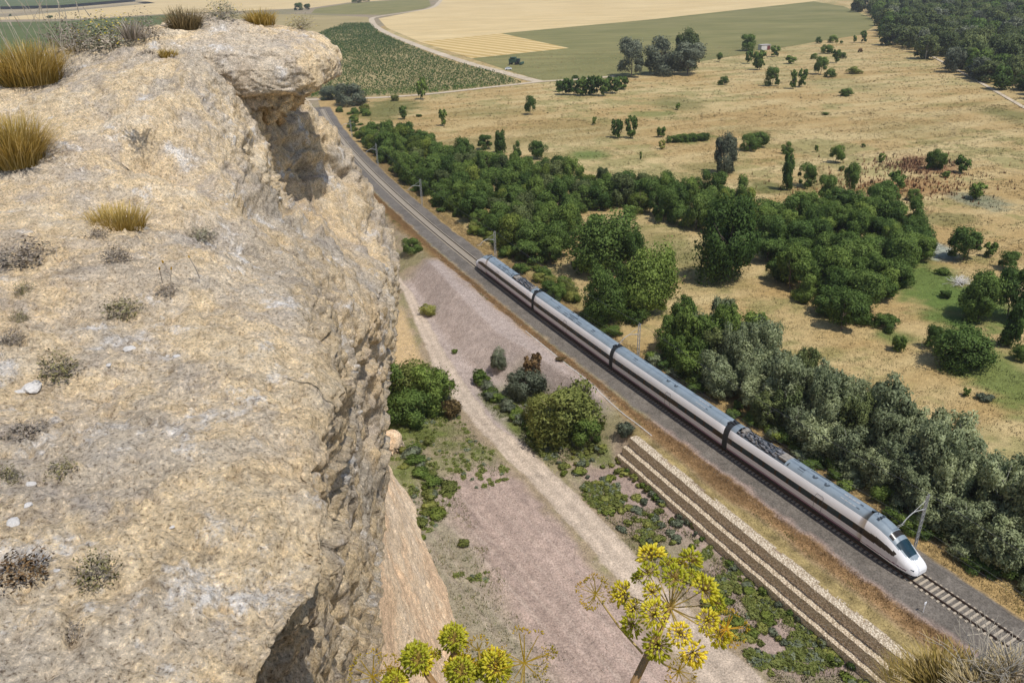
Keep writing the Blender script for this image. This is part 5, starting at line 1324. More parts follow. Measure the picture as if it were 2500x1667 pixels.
# plain
parts = []
for (n, ylo, yhi, hh, ww) in ((60000, 50, 165, .30, .10), (42000, 150, 330, .36, .18), (16000, 320, 600, .45, .35)):
    u = rng.uniform(0, 1, n); y = ylo + (yhi - ylo) * rng.random(n); x = -60 + rng.random(n) * (140 + .62 * y)
    s, l = sl(x, y); k = (l < -6.3) & (x < .78 * y + 20); x, y, s, l = x[k], y[k], s[k], l[k]
    c, *_ = ground_col(x, y, s, l)
    pat = n2(x, y, 6.0, 2, 4); k = pat > -.25; x, y, c = x[k], y[k], c[k]
    gk = ((rng.random(len(x)) < .5) & (n2(x, y, 5, 3, 15) > .28))[:, None]; c = np.where(gk, np.array((.24, .215, .085)), c * rng.uniform(.97, 1.15, len(x))[:, None])
    parts.append(blades(x, y, ground_z(x, y), np.full(len(x), hh) * rng.uniform(.6, 1.3, len(x)), np.full(len(x), ww), 4, c, np.full(len(x), .45), int(n + ylo)))
cover('dry_grass', 'dry tan grass covering the plain right of the railway', parts)
# verges
parts = []
n = 15000; s = rng.uniform(-32, 240, n); l = -rng.uniform(4.4, 8.2, n); x, y = tr(s, l); l = l + .5 * n2(x, y, 7, 3, 2)
cc = np.array((.40, .28, .12)) * rng.uniform(.7, 1.2, n)[:, None]; gk = (n2(x, y, 3, 2, 6) > .35)[:, None]; cc = np.where(gk, np.array((.22, .17, .05)), cc)
parts.append(blades(x, y, ground_z(x, y), rng.uniform(.15, .42, n), np.full(n, .05), 6, cc, np.full(n, .3), 77))
n = 26000; s = rng.uniform(-32, 200, n); l = 4.2 + np.abs(rng.normal(0, 1.7, n)); x, y = tr(s, l); nn_ = n2(x, y, 7, 3, 2)
k = (l < 8.3) & (l > 4.2 + .5 * nn_) & ~((s > 44) & (s < 118) & (l > 5.8 + .8 * nn_)); x, y, s, l, nn_ = x[k], y[k], s[k], l[k], nn_[k]
t = sstep(5.6, 7.2, l + .8 * nn_)[:, None]; cc = np.array((.29, .17, .075)) * (1 - t) + np.array((.34, .255, .10)) * t; gk = (n2(x, y, 2.5, 3, 8) > .22)[:, None] & (t > .15); cc = np.where(gk, np.array((.12, .13, .035)), cc)
parts.append(blades(x, y, ground_z(x, y), rng.uniform(.07, .26, len(x)), np.full(len(x), .05), 6, cc * rng.uniform(.65, 1.25, len(x))[:, None], np.full(len(x), .28), 78))
cover('verge_grass', 'rusty and golden dry weeds along both edges of the ballast', parts)
# left ground
parts = []
n = 24000; s = rng.uniform(-20, 66, n); l = np.where(rng.random(n) < .55, rng.uniform(10.5, 19.5, n), rng.uniform(19.5, 46, n)); x, y = tr(s, l); le, re = road_edges(s)
nn_ = n2(x, y, 5, 3, 12); k = (((l < le - .2) & (nn_ > .0)) | ((l > 33 + .08 * (40 - s)) & (nn_ > -.2) & (l > re + 2)) | ((s > 44) & (l > re + .6) & (nn_ > -.3))) & ~((s < 40) & (l < 12))
k &= ~((s > 52) & (l < 14)); x, y, s, l = x[k], y[k], s[k], l[k]
gsel = ((s > 40) | (rng.random(len(x)) < .4))[:, None]; cc = np.where(gsel, np.array((.12, .14, .04)), np.array((.27, .225, .11))) * rng.uniform(.7, 1.3, len(x))[:, None]
parts.append(blades(x, y, ground_z(x, y), rng.uniform(.12, .4, len(x)), np.full(len(x), .09), 5, cc, np.full(len(x), .3), 79))
cover('weeds', 'patchy green weeds on the ground between the cliff and the railway', parts)
# low scrub that covers the banks
def scrub_blob(seed, n=34):
    r = np.random.default_rng(seed); d = r.normal(0, 1, (n, 3)); d[:, 2] = np.abs(d[:, 2]) * .8 + .1; d /= np.linalg.norm(d, axis=1)[:, None]
    V, F, VN = leaf_cloud(d * np.array((.5, .5, .9)) * r.uniform(.5, 1.05, n)[:, None], d, .34, r, .7, 1.5)
    return make_mesh('clump', V, F, col=np.repeat(r.uniform(.1, 1, n), 4)[:, None].repeat(3, 1))
sb_ = [scrub_blob(60 + i) for i in range(6)]
n = 9000; s = rng.uniform(-16, 66, n); l = np.where(rng.random(n) < .72, rng.uniform(11.2, 19.2, n), rng.uniform(24, 44, n)); x, y = tr(s, l); le, re = road_edges(s); nn_ = n2(x, y, 3.2, 3, 31) + .4 * n2(x, y, 9, 2, 32)
k = ((l < le - .3) & (l > wall_l(s) + 3.0) & (nn_ > .20) & (s < 44)) | ((s > 43) & (s < 60) & (l > 10) & (l < le - .3) & (nn_ > -.15)) | ((l > re + .8) & (s > 42) & (nn_ > -.1)) | ((l > 35 + .07 * (40 - s)) & (nn_ > .1) & (s < 44) & (s > 24))
x, y, s, l = x[k], y[k], s[k], l[k]; m_ = len(x)
half = rng.random(m_) < .85
for sel, mt_, nm_, lb_ in ((half, 'scrub', 'olive_scrub', 'patchy olive scrub and weeds on the bank between road and railway'), (~half, 'sage', 'grey_scrub', 'patchy grey green scrub and weeds on the bank between road and railway')):
    q = np.where(sel)[0]; me = merge_instances(sb_, x[q], y[q], ground_z(x[q], y[q]), rng.uniform(.3, 1.1, len(q)), rng.uniform(.14, .5, len(q)))
    tag(link(nm_, me, M[mt_]), lb_, 'scrub', kind='stuff')
# loose stones on the bare ground
def gravel(n, smin, smax, slo, shi, llo, lhi, keep, colr, seed):
    r = np.random.default_rng(seed); s = r.uniform(slo, shi, n); l = r.uniform(llo, lhi, n); x, y = tr(s, l); k = keep(s, l, x, y) & (r.random(n) < .25 + np.clip(n2(x, y, 3.5, 3, 21) * 2.2, 0, 1)); x, y = x[k], y[k]; m_ = len(x)
    B = np.array([(1, 0, 0), (-.5, .87, 0), (-.5, -.87, 0), (.2, .1, .8), (.1, .1, -.6)]); T = np.array([(0, 1, 3), (1, 2, 3), (2, 0, 3), (1, 0, 4), (2, 1, 4), (0, 2, 4)])
    sz = r.uniform(smin, smax, m_) ** 1.0; a = r.uniform(0, 6.28, m_); J = B[None] * r.uniform(.6, 1.3, (m_, 5, 3)) * (sz / 2)[:, None, None]
    X = J[..., 0] * np.cos(a)[:, None] - J[..., 1] * np.sin(a)[:, None] + x[:, None]; Y = J[..., 0] * np.sin(a)[:, None] + J[..., 1] * np.cos(a)[:, None] + y[:, None]; Z = J[..., 2] + ground_z(x, y)[:, None] + sz[:, None] * .1
    C = np.repeat(np.array(colr) * r.uniform(.6, 1.35, m_)[:, None], 5, 0)
    return np.stack([X, Y, Z], -1).reshape(-1, 3), (T[None] + (np.arange(m_) * 5)[:, None, None]).reshape(-1, 3), C
M['gravel'] = attr_mat('loose_stone', nscale=6, nvar=.2)
gp_ = [gravel(26000, .06, .26, -25, 125, 11, 46, lambda s, l, x, y: ~((l > road_edges(s)[0] + .3) & (l < road_edges(s)[1] - .3)), (.42, .35, .295), 1), gravel(3000, .05, .14, -25, 125, 14, 27, lambda s, l, x, y: s > -99, (.46, .39, .32), 2),
       gravel(14000, .06, .22, 46, 118, 5, 17, lambda s, l, x, y: l < road_edges(s)[0], (.43, .36, .32), 3), gravel(14000, .05, .12, -32, 130, 2.4, 5.2, lambda s, l, x, y: s > -99, (.24, .215, .185), 4)]
V_ = []; F_ = []; C_ = []; b_ = 0
for v_, f_, c_ in gp_: V_.append(v_); F_.append(f_ + b_); C_.append(c_); b_ += len(v_)
tag(link('loose_stones', make_mesh('loose_stones', np.concatenate(V_), np.concatenate(F_), col=np.clip(np.concatenate(C_), 0, 1)), M['gravel']), 'loose grey and pink stones strewn over the bare ground below the cliff', 'stones', kind='stuff')
# red weeds
n = 380; u = rng.normal(2230, 52, n); v = rng.normal(404, 12, n); P = np.array([at(a, b, -1.2) for a, b in zip(u, v)]); cc = np.array((.21, .10, .055)) * rng.uniform(.6, 1.5, n)[:, None]
u2 = rng.normal(2170, 120, 500); v2 = rng.normal(455, 22, 500); P2 = np.array([at(a, b, -1.2) for a, b in zip(u2, v2)]); c2 = np.array((.22, .09, .035)) * rng.uniform(.6, 1.5, 500)[:, None]
u3 = rng.normal(2060, 60, 400); v3 = rng.normal(540, 22, 400); P3 = np.array([at(a, b, -1.2) for a, b in zip(u3, v3)])
P = np.concatenate([P, P2, P3]); cc = np.concatenate([cc, c2, c2[:400]]); n = len(P)
cover('red_weeds', 'patch of dark red dock weeds among the trees on the plain', [blades(P[:, 0], P[:, 1], ground_z(P[:, 0], P[:, 1]), rng.uniform(.7, 1.5, n), np.full(n, .25), 4, cc, np.full(n, .35), 80, .2)])

# ------------------------------------------------------------------ plants on the cliff
def tuft_mesh(seed, n, h, r0, w, cols, lean=.55, curve=.35, segs=3):
    """grass tuft: n bent blades, metres"""
    r = np.random.default_rng(seed); V = []; F = []; C = []
    for i in range(n):
        a = r.uniform(0, 6.283); q = math.sqrt(r.random()) * r0; b = np.array((q * math.cos(a), q * math.sin(a), -.01))
        la = a + r.normal(0, .5); L = h * r.uniform(.55, 1.1); ln = lean * r.uniform(.15, 1.1) * (.35 + .65 * q / r0)
        d = np.array((math.cos(la), math.sin(la), 0)); sd = np.array((-math.sin(la), math.cos(la), 0))
        c = np.array(cols[r.integers(len(cols))]) * r.uniform(.75, 1.25); k0 = len(V)
        for k in range(segs + 1):
            t = k / segs; p = b + np.array((0, 0, 1)) * L * t * (1 - curve * ln * t) + d * L * ln * (t ** 1.5)
            ww = w * (1 - t) ** .7 * .5 + .0006
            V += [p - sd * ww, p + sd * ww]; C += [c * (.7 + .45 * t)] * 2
        for k in range(segs): F.append((k0 + 2 * k, k0 + 2 * k + 1, k0 + 2 * k + 3, k0 + 2 * k + 2))
    return make_mesh('blades', np.array(V), np.array(F), col=np.clip(np.array(C), 0, 1))
def shrub_mesh(seed, n, cols, size=.5, leaf=.03, twigs=24):
    """low woody cushion in a unit box: twigs + tiny leaves"""
    r = np.random.default_rng(seed); d = r.normal(0, 1, (n, 3)); d[:, 2] = np.abs(d[:, 2]); d /= np.linalg.norm(d, axis=1)[:, None]
    P = d * np.array((.5, .5, .95)) * (r.uniform(.35, 1.05, n) ** .6)[:, None] * (1 + .25 * np.sin(5 * np.arctan2(d[:, 1], d[:, 0]) + seed))[:, None]
    V, F, VN = leaf_cloud(P, d, leaf, r, 1.1, 1.7)
    ci = r.integers(0, len(cols), n); c = np.repeat(np.array(cols)[ci] * r.uniform(.7, 1.3, n)[:, None], 4, 0)
    return make_mesh('foliage', V, F, col=np.clip(c, 0, 1), normals=VN)
def twig_mesh(seed, n, r0=.006):
    r = random.Random(seed); mb = MB()
    for i in range(n):
        a = r.uniform(0, 6.28); e = r.uniform(.35, 1.4); p = Vector((0, 0, 0)); d = Vector((math.cos(a) * math.cos(e), math.sin(a) * math.cos(e), math.sin(e))); P = [p.copy()]
        for k in range(3):
            p = p + d * .32 * r.uniform(.7, 1.1); d = (d + Vector((r.gauss(0, .35), r.gauss(0, .35), r.gauss(0, .2)))).normalized(); P.append(p.copy())
        mb.tube(P, [r0, r0 * .7, r0 * .5, r0 * .25], 4, False)
        for k in (1, 2):
            d2 = (d + Vector((r.gauss(0, .7), r.gauss(0, .7), r.gauss(0, .4)))).normalized(); mb.tube([P[k], P[k] + d2 * .16, P[k] + d2 * .28 + Vector((0, 0, .03))], [r0 * .55, r0 * .4, r0 * .2], 3, False)
    return mb.mesh('twigs')
GOLD = [(.50, .36, .10), (.42, .29, .07), (.56, .43, .17), (.34, .24, .06)]
GREYB = [(.36, .31, .26), (.42, .36, .30), (.30, .26, .19)]
OLIV = [(.27, .25, .10), (.34, .31, .15), (.20, .19, .07), (.40, .36, .22)]
SAGE2 = [(.34, .34, .23), (.40, .39, .29), (.28, .28, .16)]
M['gold'] = attr_mat('golden_blades', .8, .3)
def size_at(P, px):
    return px * K / pxm(P)
def add_tuft(u, v, wpx, hpx, label, n=420, cols=GOLD, lean=.95, w=.005, name='grass_tuft'):
    P, nn = on_rock(u, v); W = size_at(P, wpx); H = size_at(P, hpx) * .8
    me = tuft_mesh(int(u * 7 + v), n, 1.0 * H, W * .30, w, cols, lean)
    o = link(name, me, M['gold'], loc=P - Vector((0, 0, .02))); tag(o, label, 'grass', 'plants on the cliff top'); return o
def add_shrub(u, v, wpx, hpx, label, cols=OLIV, n=700, twig='greytwig', leaf=.06, name='low_shrub', flowers=0):
    P, nn = on_rock(u, v); W = size_at(P, wpx); H = size_at(P, hpx)
    o = empty(name, P - Vector((0, 0, .01)), rng.uniform(0, 6), (W, W, max(H, .4 * W))); tag(o, label, 'shrub', 'plants on the cliff top')
    link('foliage', shrub_mesh(int(u + v), n, cols, leaf=leaf), M['gold'], o)
    link('twigs', twig_mesh(int(u * 3 + v), 26, .008 if W > .3 else .012), M[twig], o)
    if flowers:
        r = np.random.default_rng(int(u)); d = r.normal(0, 1, (flowers, 3)); d[:, 2] = np.abs(d[:, 2]) + .3; d /= np.linalg.norm(d, axis=1)[:, None]
        V, F, VN = leaf_cloud(d * np.array((.56, .56, 1.1)) * r.uniform(.85, 1.1, flowers)[:, None], d, .035, r, .5, 1.0)
        link('flowers', make_mesh('flowers', V, F, col=np.tile(np.array((.85, .64, .04)), (len(V), 1))), M['gold'], o)['kind'] = 'stuff'
    return o
add_tuft(70, 185, 210, 120, 'large golden grass tuft at the left edge near the cliff skyline', 1500, w=.007)
add_tuft(40, 370, 190, 150, 'large golden grass tuft at the left edge below the other one', 1500)
add_tuft(272, 522, 185, 78, 'wide golden grass tuft beside the dark hollow in the rock', 800)
add_tuft(385, 128, 62, 30, 'small golden tuft on the rock left of the overhang', 160, w=.012)
add_tuft(600, 52, 100, 48, 'golden grass tuft on top of the overhang', 420, w=.010)
add_tuft(340, 120, 40, 22, 'tiny dry tuft left of the overhang hollow', 90, cols=GREYB)
add_tuft(425, 62, 110, 66, 'tall brown dry shrub on the skyline left of the overhang', 520, cols=[(.27, .21, .11), (.33, .26, .14), (.22, .17, .09)], w=.010)
add_shrub(335, 90, 90, 60, 'grey dry shrub on the skyline between two brown ones', GREYB, 900, leaf=.035)
add_shrub(258, 105, 150, 66, 'grey green shrub dotted with yellow flowers on the cliff skyline', SAGE2, 1500, leaf=.035, flowers=200)
add_shrub(165, 118, 110, 80, 'grey shrub between the golden tuft and the yellow flowered shrub', GREYB, 1200, leaf=.035)
add_shrub(515, 42, 90, 42, 'pale grey shrub with yellow flowers on the highest rock', SAGE2, 700, leaf=.04, flowers=50)
add_shrub(690, 66, 70, 30, 'small yellow flowered plant on the right top of the overhang', OLIV, 500, leaf=.04, flowers=60)
add_tuft(300, 80, 60, 60, 'thin brown dry stems behind the yellow flowered shrub', 60, cols=GREYB, w=.012)
for (u, v, w, h, lab, cols) in [
 (62, 600, 130, 55, 'grey dead shrub at the left edge below the golden tufts', GREYB), (272, 598, 70, 46, 'dark grey cushion just below the wide golden tuft', GREYB), (225, 545, 50, 26, 'small grey cushion left of the wide golden tuft', GREYB),
 (282, 722, 92, 46, 'green low shrub in the middle of the rock slope', OLIV), (135, 858, 92, 58, 'green low shrub left of centre with a pale patch below', OLIV), (55, 670, 44, 30, 'small olive cushion near the left edge above the green shrub', OLIV), (45, 732, 42, 26, 'tiny green cushion at the left edge', OLIV),
 (225, 1325, 96, 80, 'olive shrub in the lower left of the rock', OLIV), (145, 1085, 74, 38, 'flat olive cushion beside a white stone', OLIV), (22, 1098, 56, 44, 'green cushion cut by the left picture edge', OLIV), (460, 545, 66, 26, 'pale green cushion at the edge of the gully', SAGE2),
 (30, 790, 60, 44, 'grey cushion at the left edge above the white patch', GREYB), (385, 668, 54, 22, 'small grey cushion with thin yellow flowers', GREYB), (60, 1000, 100, 40, 'grey mat of dry stems at the left', GREYB), (170, 1455, 60, 40, 'thin grey dead weed near the lower left corner', GREYB), (45, 1315, 130, 30, 'brown dry mat at the lower left edge', [(.16, .10, .05), (.24, .15, .07)])]:
    add_shrub(u, v, w, h, lab, cols, 520, leaf=.055)
# thin flower stalks and tall grass stalks
def stalks(u, v, n, hpx, spread, label, colr, head):
    P, nn = on_rock(u, v); H = size_at(P, hpx); S = size_at(P, spread)
    o = empty('grass_stalks', P); tag(o, label, 'grass', 'plants on the cliff top'); r = random.Random(int(u + v)); mb = MB(); hb = MB()
    for i in range(n):
        a = r.uniform(0, 6.28); b = Vector((r.gauss(0, S * .4), r.gauss(0, S * .3), 0)); L = H * r.uniform(.55, 1.05); ln = Vector((r.gauss(0, .16), r.gauss(0, .16), 0))
        P3 = [b, b + Vector((0, 0, L * .5)) + ln * L * .4, b + Vector((0, 0, L)) + ln * L * 1.2]
        mb.tube(P3, [.0035, .003, .002], 3, False); hb.tube([P3[2], P3[2] + (P3[2] - P3[1]).normalized() * head], [.006, .003], 4)
    mb.build('stalk', M[colr], o); hb.build('seed_head', M['twig' if colr == 'twig' else 'yellow'], o)
stalks(90, 170, 26, 175, 190, 'tall pale grass stalks rising from the left golden tuft', 'twig', .10)
stalks(400, 650, 4, 62, 60, 'thin stalks with yellow flowers on the rock slope', 'greytwig', .014)
# stones on the rock
for i, (u, v, w) in enumerate([(70, 1112, 30), (72, 888, 60), (300, 800, 34), (405, 818, 20), (250, 838, 18), (62, 1160, 26), (30, 1200, 40), (45, 900, 30), (640, 455, 16), (520, 470, 14), (130, 1310, 18), (395, 1210, 16)]):
    P, nn = on_rock(u, v); W = size_at(P, w); r = np.random.default_rng(i)
    d = r.normal(0, 1, (34, 3)); d /= np.linalg.norm(d, axis=1)[:, None]
    import bmesh
    bm = bmesh.new()
    for q in d * r.uniform(.4, .55, (34, 1)): bm.verts.new(q)
    bmesh.ops.convex_hull(bm, input=bm.verts); me = bpy.data.meshes.new('stone'); bm.to_mesh(me); bm.free()
    o = link('stone', me, M['stonewhite'], loc=P, rot=(0, 0, r.uniform(0, 6)), scale=(W, W * .8, W * .38))
    tag(o, ['white stone beside the flat olive cushion at left', 'large white stone below the left green shrub', 'white stone near the middle of the rock slope', 'small white stone right of the middle one', 'small pale stone left of the middle one', 'pale stone below the olive cushion', 'pale flat stone at the left edge', 'pale stone left of the large white one', 'pale chip on the face by the gully', 'pale chip near the gully', 'pale stone above the lower olive shrub', 'loose tan stone near the white streak'][i], 'stone', 'stones on the rock')

# ------------------------------------------------------------------ giant fennel in front
def spindle():
    V = [(0, 0, 0)] + [(.22 * math.cos(k * 2.094), .22 * math.sin(k * 2.094), .35) for k in range(3)] + [(.2 * math.cos(k * 2.094 + .6), .2 * math.sin(k * 2.094 + .6), .75) for k in range(3)] + [(0, 0, 1)]
    F = [(0, 2, 1), (0, 3, 2), (0, 1, 3)] + [f for k in range(3) for f in ((1 + k, 1 + (k + 1) % 3, 4 + k), (1 + (k + 1) % 3, 4 + (k + 1) % 3, 4 + k))] + [(4, 5, 7), (5, 6, 7), (6, 4, 7)]
    return np.array(V), np.array(F)
SPV, SPF = spindle()
def umbellet(seed, R, n, fl, spreadz=-.1, dry=False):
    """small head: rays and fruits, axis +Z, metres"""
    r = np.random.default_rng(seed); mb = MB(); V = []; F = []; C = []; b = 0
    for i in range(n):
        z = r.uniform(spreadz, 1); a = i * 2.39996; q = math.sqrt(max(0, 1 - z * z)); d = Vector((q * math.cos(a), q * math.sin(a), z)); L = R * r.uniform(.72, 1.0)
        mb.tube([(0, 0, 0), d * L * .85], [.0006, .0005], 3, False)
        rot = np.array(d.to_track_quat('Z', 'Y').to_matrix()); s_ = fl * r.uniform(.75, 1.25)
        W = (SPV * np.array((s_ * .95, s_ * .95, s_))) @ rot.T + np.array(d * (L * .78))
        V.append(W); F.append(SPF + b); C.append(np.full((len(W), 3), np.clip(r.normal(.5, .25), 0, 1))); b += len(W)
    return mb.mesh('ray'), make_mesh('fruit', np.concatenate(V), np.concatenate(F), True, np.concatenate(C))
UM = [umbellet(i, .030, 90, .0125) for i in range(4)]
UD = [umbellet(20 + i, .016, 16, .0065, .2, True) for i in range(3)]
def fennel(label, hub, heads, stem, R, stars=()):
    """hub: 3D point; heads: (3D point, radius); stem: list of 3D points"""
    b0 = Vector(stem[0]); xr = b0.x * .8; zg = ROCK.ray_cast(Vector((xr, .97, CAM_H - .5)), Vector((0, 0, -1)))[0]
    root = (zg if zg is not None else Vector((xr, .97, CAM_H - 1.9))) - Vector((0, 0, .04))          # rooted on the cliff edge, leaning out
    stem = [root, root.lerp(b0, .5) + Vector((0, .05, -.03)), b0] + list(stem[1:])
    o = empty('giant_fennel', root); tag(o, label, 'plant', 'giant fennel at the cliff edge'); inv = Vector(stem[0])
    mb = MB(); mb.tube([Vector(p) - inv for p in stem], list(np.linspace(.013, .0075, len(stem))), 8); mb.build('stem', M['stalk'], o)
    for (p, rr), i in zip(heads, range(99)):
        p = Vector(p); hv = Vector(hub); d = (p - hv); L = d.length; dn = d.normalized()
        q = MB(); q.tube([hv - inv, hv - inv + d * .55 + Vector((0, 0, -.04 * L)), p - inv], [.0021, .0016, .0012], 5, False); q.build('umbel_ray', M['ray'], o)
        ax = (dn + Vector((0, 0, .35))).normalized(); qt = ax.to_track_quat('Z', 'Y').to_euler(); sc = rr / .030
        h = link('umbellet', me_mat(UM[i % 4][1], 'fruit'), None, o, loc=p - inv, rot=qt, scale=(sc, sc, sc))
        link('umbellet_ray', me_mat(UM[i % 4][0], 'ray'), None, h)
    for (a, c, n, rr) in stars:                                     # withered heads on side stalks
        a = Vector(a); c = Vector(c); q = MB(); q.tube([a - inv, a.lerp(c, .5) - inv + Vector((0, 0, -.01)), c - inv], [.0032, .0026, .002], 5, False); q.build('side_stalk', M['ray'], o)
        r = random.Random(int(abs(c.x) * 1e4)); q = MB(); ends = []
        for i in range(n):
            an = i / n * 6.283 + r.gauss(0, .15); e = r.uniform(-.2, .9); d = (Vector(_rt) * math.cos(an) + Vector(_up) * math.sin(an)) * math.cos(e) + (c - a).normalized() * math.sin(e) * .6
            pp = c - inv + d * rr * r.uniform(.75, 1.05); ends.append((pp, d)); q.tube([c - inv, pp], [.0016, .001], 4, False)
        st = q.build('dry_umbel', M['yellow'], o)
        for i, (pp, d) in enumerate(ends):
            link('dry_umbellet', me_mat(UD[i % 3][1], 'yellow'), None, o, loc=pp, rot=d.to_track_quat('Z', 'Y').to_euler())
def pt(u, v, dist):                      # point at a viewing distance, in 2500 px coordinates
    d = ray(u, v); return Vector(CAM + d / np.linalg.norm(d) * dist)
cA = lambda x, y, dist: pt(1380 + x / 4.272, 1300 + y / 4.272, dist)
cB = lambda x, y, dist: pt(860 + x / 4.356, 1450 + y / 4.356, dist)
D1 = 2.05; g1 = D1 / FPX / 4.272 * 1.02
hub = cA(1095, 780, D1 + .02)
HD = [(900, 260, 125, .05), (1080, 340, 80, .0), (1300, 300, 112, .03), (870, 430, 100, -.05), (755, 475, 55, -.03), (1140, 470, 105, -.12), (1300, 440, 55, -.06), (1440, 600, 128, -.02), (1560, 730, 92, .03), (610, 640, 112, .0), (720, 790, 78, -.04), (910, 620, 78, -.10), (930, 850, 110, -.15), (710, 960, 100, -.06), (965, 1170, 120, -.08), (1190, 1050, 95, -.13), (1330, 1250, 108, -.05), (1470, 920, 100, -.09), (1590, 1050, 112, -.03), (1200, 330, 60, .08), (1380, 480, 70, .06), (640, 700, 60, .05)]
heads = [(cA(x, y, D1 + dd), q * g1 * 1.12) for x, y, q, dd in HD]
stem = [cA(560, 2050, D1 + .02), cA(720, 1560, D1), cA(880, 1230, D1), cA(1010, 960, D1 + .01), hub]
fennel('tall yellow green fennel with a full round flower head above the dirt road', hub, heads, stem, .2,
       [(cA(810, 1260, D1 - .02), cA(318, 640, D1 - .05), 13, .035), (cA(1500, 1080, D1 - .05), cA(1680, 1000, D1 - .08), 12, .04), (cA(880, 1240, D1), cA(1185, 1440, D1 - .06), 10, .03)])
D2 = 1.9; g2 = D2 / FPX / 4.356 * 1.02
for (x, y, q, bx_, by_, lab) in [(690, 680, 155, 900, 1000, 'round yellow green fennel head left of the pair at the bottom edge'), (1075, 460, 135, 1095, 1100, 'highest of the small fennel heads at the bottom edge, before the orange cliff'), (1150, 800, 155, 1135, 1200, 'fennel head below the highest one at the bottom edge'), (1510, 760, 165, 1380, 1100, 'largest fennel head of the bottom group, right of the others'), (460, 930, 120, 480, 1200, 'leftmost fennel head cut by the bottom edge')]:
    hb_ = cB(x, y + 10, D2); st = [cB(bx_ + (bx_ - x) * .8, by_ + 500, D2 + .02), cB(bx_, by_, D2), hb_]
    hs = [(cB(x + dx * q * .45, y + dy * q * .45, D2 + dz), q * g2 * .72) for dx, dy, dz in ((-.9, -.2, 0), (.8, -.3, .02), (0, -.9, .01), (-.5, .6, -.03), (.6, .6, -.02), (0, 0, -.05))]
    if x == 690: hs.append((cB(880, 640, D2), 60 * g2))
    if x == 1150: hs.append((cB(1300, 815, D2), 85 * g2))
    stars = []
    if x == 1510: stars = [(cB(1760, 1050, D2 - .05), cB(1830, 730, D2 - .07), 15, .062), (cB(1390, 900, D2 - .02), cB(1345, 600, D2 - .02), 7, .02)]
    if x == 460: stars = [(cB(250, 1000, D2), cB(215, 880, D2 - .02), 9, .045), (cB(420, 1000, D2), cB(380, 800, D2), 6, .02)]
    fennel(lab, hb_, hs, st, .1, stars)

# ------------------------------------------------------------------ lower right corner: dry grass and twigs
for i, (u, v, w, h, n, cols, lab) in enumerate([
 (2090, 1585, 120, 110, 500, [(.40, .29, .09), (.33, .25, .07), (.25, .21, .06)], 'left golden grass clump in the lower right corner'),
 (2190, 1580, 160, 130, 700, [(.38, .28, .09), (.30, .23, .06), (.44, .34, .15)], 'middle golden grass clump in the lower right corner'),
 (2270, 1590, 120, 100, 500, [(.44, .36, .20), (.50, .42, .26), (.36, .28, .13)], 'pale straw clump beside the rock in the lower right corner'),
 (2345, 1560, 90, 110, 400, [(.44, .36, .20), (.50, .42, .26)], 'straw clump at the right picture edge')]):
    P, nn = on_rock(u, min(v, 1600)); P = P; H = size_at(P, h) ; W = size_at(P, w)
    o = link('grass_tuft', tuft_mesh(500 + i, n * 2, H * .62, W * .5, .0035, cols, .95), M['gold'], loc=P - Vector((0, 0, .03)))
    tag(o, lab, 'grass', 'dry plants in the lower right corner')
for i, (u, v, h, lab) in enumerate([(2260, 1570, 190, 'bare branching dead shrub in the lower right corner'), (2320, 1550, 150, 'smaller bare dead shrub at the right edge')]):
    P, nn = on_rock(u, v); H = size_at(P, h); o = empty('dead_shrub', P, 0, (H, H, H)); tag(o, lab, 'shrub', 'dry plants in the lower right corner')
    link('twigs', twig_mesh(900 + i, 26, .009), M['twig'], o)

# ------------------------------------------------------------------ small things on the plain
def box_at(nm, mb, mat, par): return mb.build(nm, M[mat], par)
# shed
P = at(1865, 122, -1.2); o = empty('shed', P, rad(18)); tag(o, 'small white shed with dark red door at the edge of the meadow', 'shed')
M['shedwall'] = plain('shed_wall', (.66, .62, .58), .8, var=.1); M['shedgrey'] = plain('shed_roof', (.40, .37, .35), .8, var=.1); M['reddoor'] = plain('red_door', (.16, .035, .03), .6, var=.2)
mb = MB(); mb.box((0, 0, 1.6), (7.2, 4.2, 3.2)); mb.build('wall', M['shedwall'], o)
mb = MB(); mb.box((0, 0, 3.35), (7.6, 4.7, .25)); mb.build('roof', M['shedgrey'], o)
mb = MB(); mb.box((2.2, -2.14, 1.35), (2.4, .12, 2.6)); mb.build('door', M['reddoor'], o)
# car
P = at(1241, 171, -1.08); o = empty('parked_car', P, rad(8)); tag(o, 'small white car parked on the farm lane beside the harvester', 'car')
mb = MB(); mb.prism([(-.85, .35), (.85, .35), (.88, .8), (-.88, .8)], -2.1, 2.1); mb.prism([(-.86, .8), (.86, .8), (.84, .98), (-.84, .98)], -2.0, 2.0); mb.prism([(-.66, 1.5), (-.82, .98), (.82, .98), (.66, 1.5)], -1.3, .9); mb.build('body', M['white'], o)
mb = MB(); mb.prism([(-.70, 1.42), (-.84, 1.0), (.84, 1.0), (.70, 1.42)], -1.36, .96); mb.build('window', M['glass'], o)
for x in (-1.3, 1.3):
    for y in (-.8, .8): mb = MB(); mb.tube([(x, y - .1, .33), (x, y + .1, .33)], .33, 12); mb.build('wheel', M['under'], o)
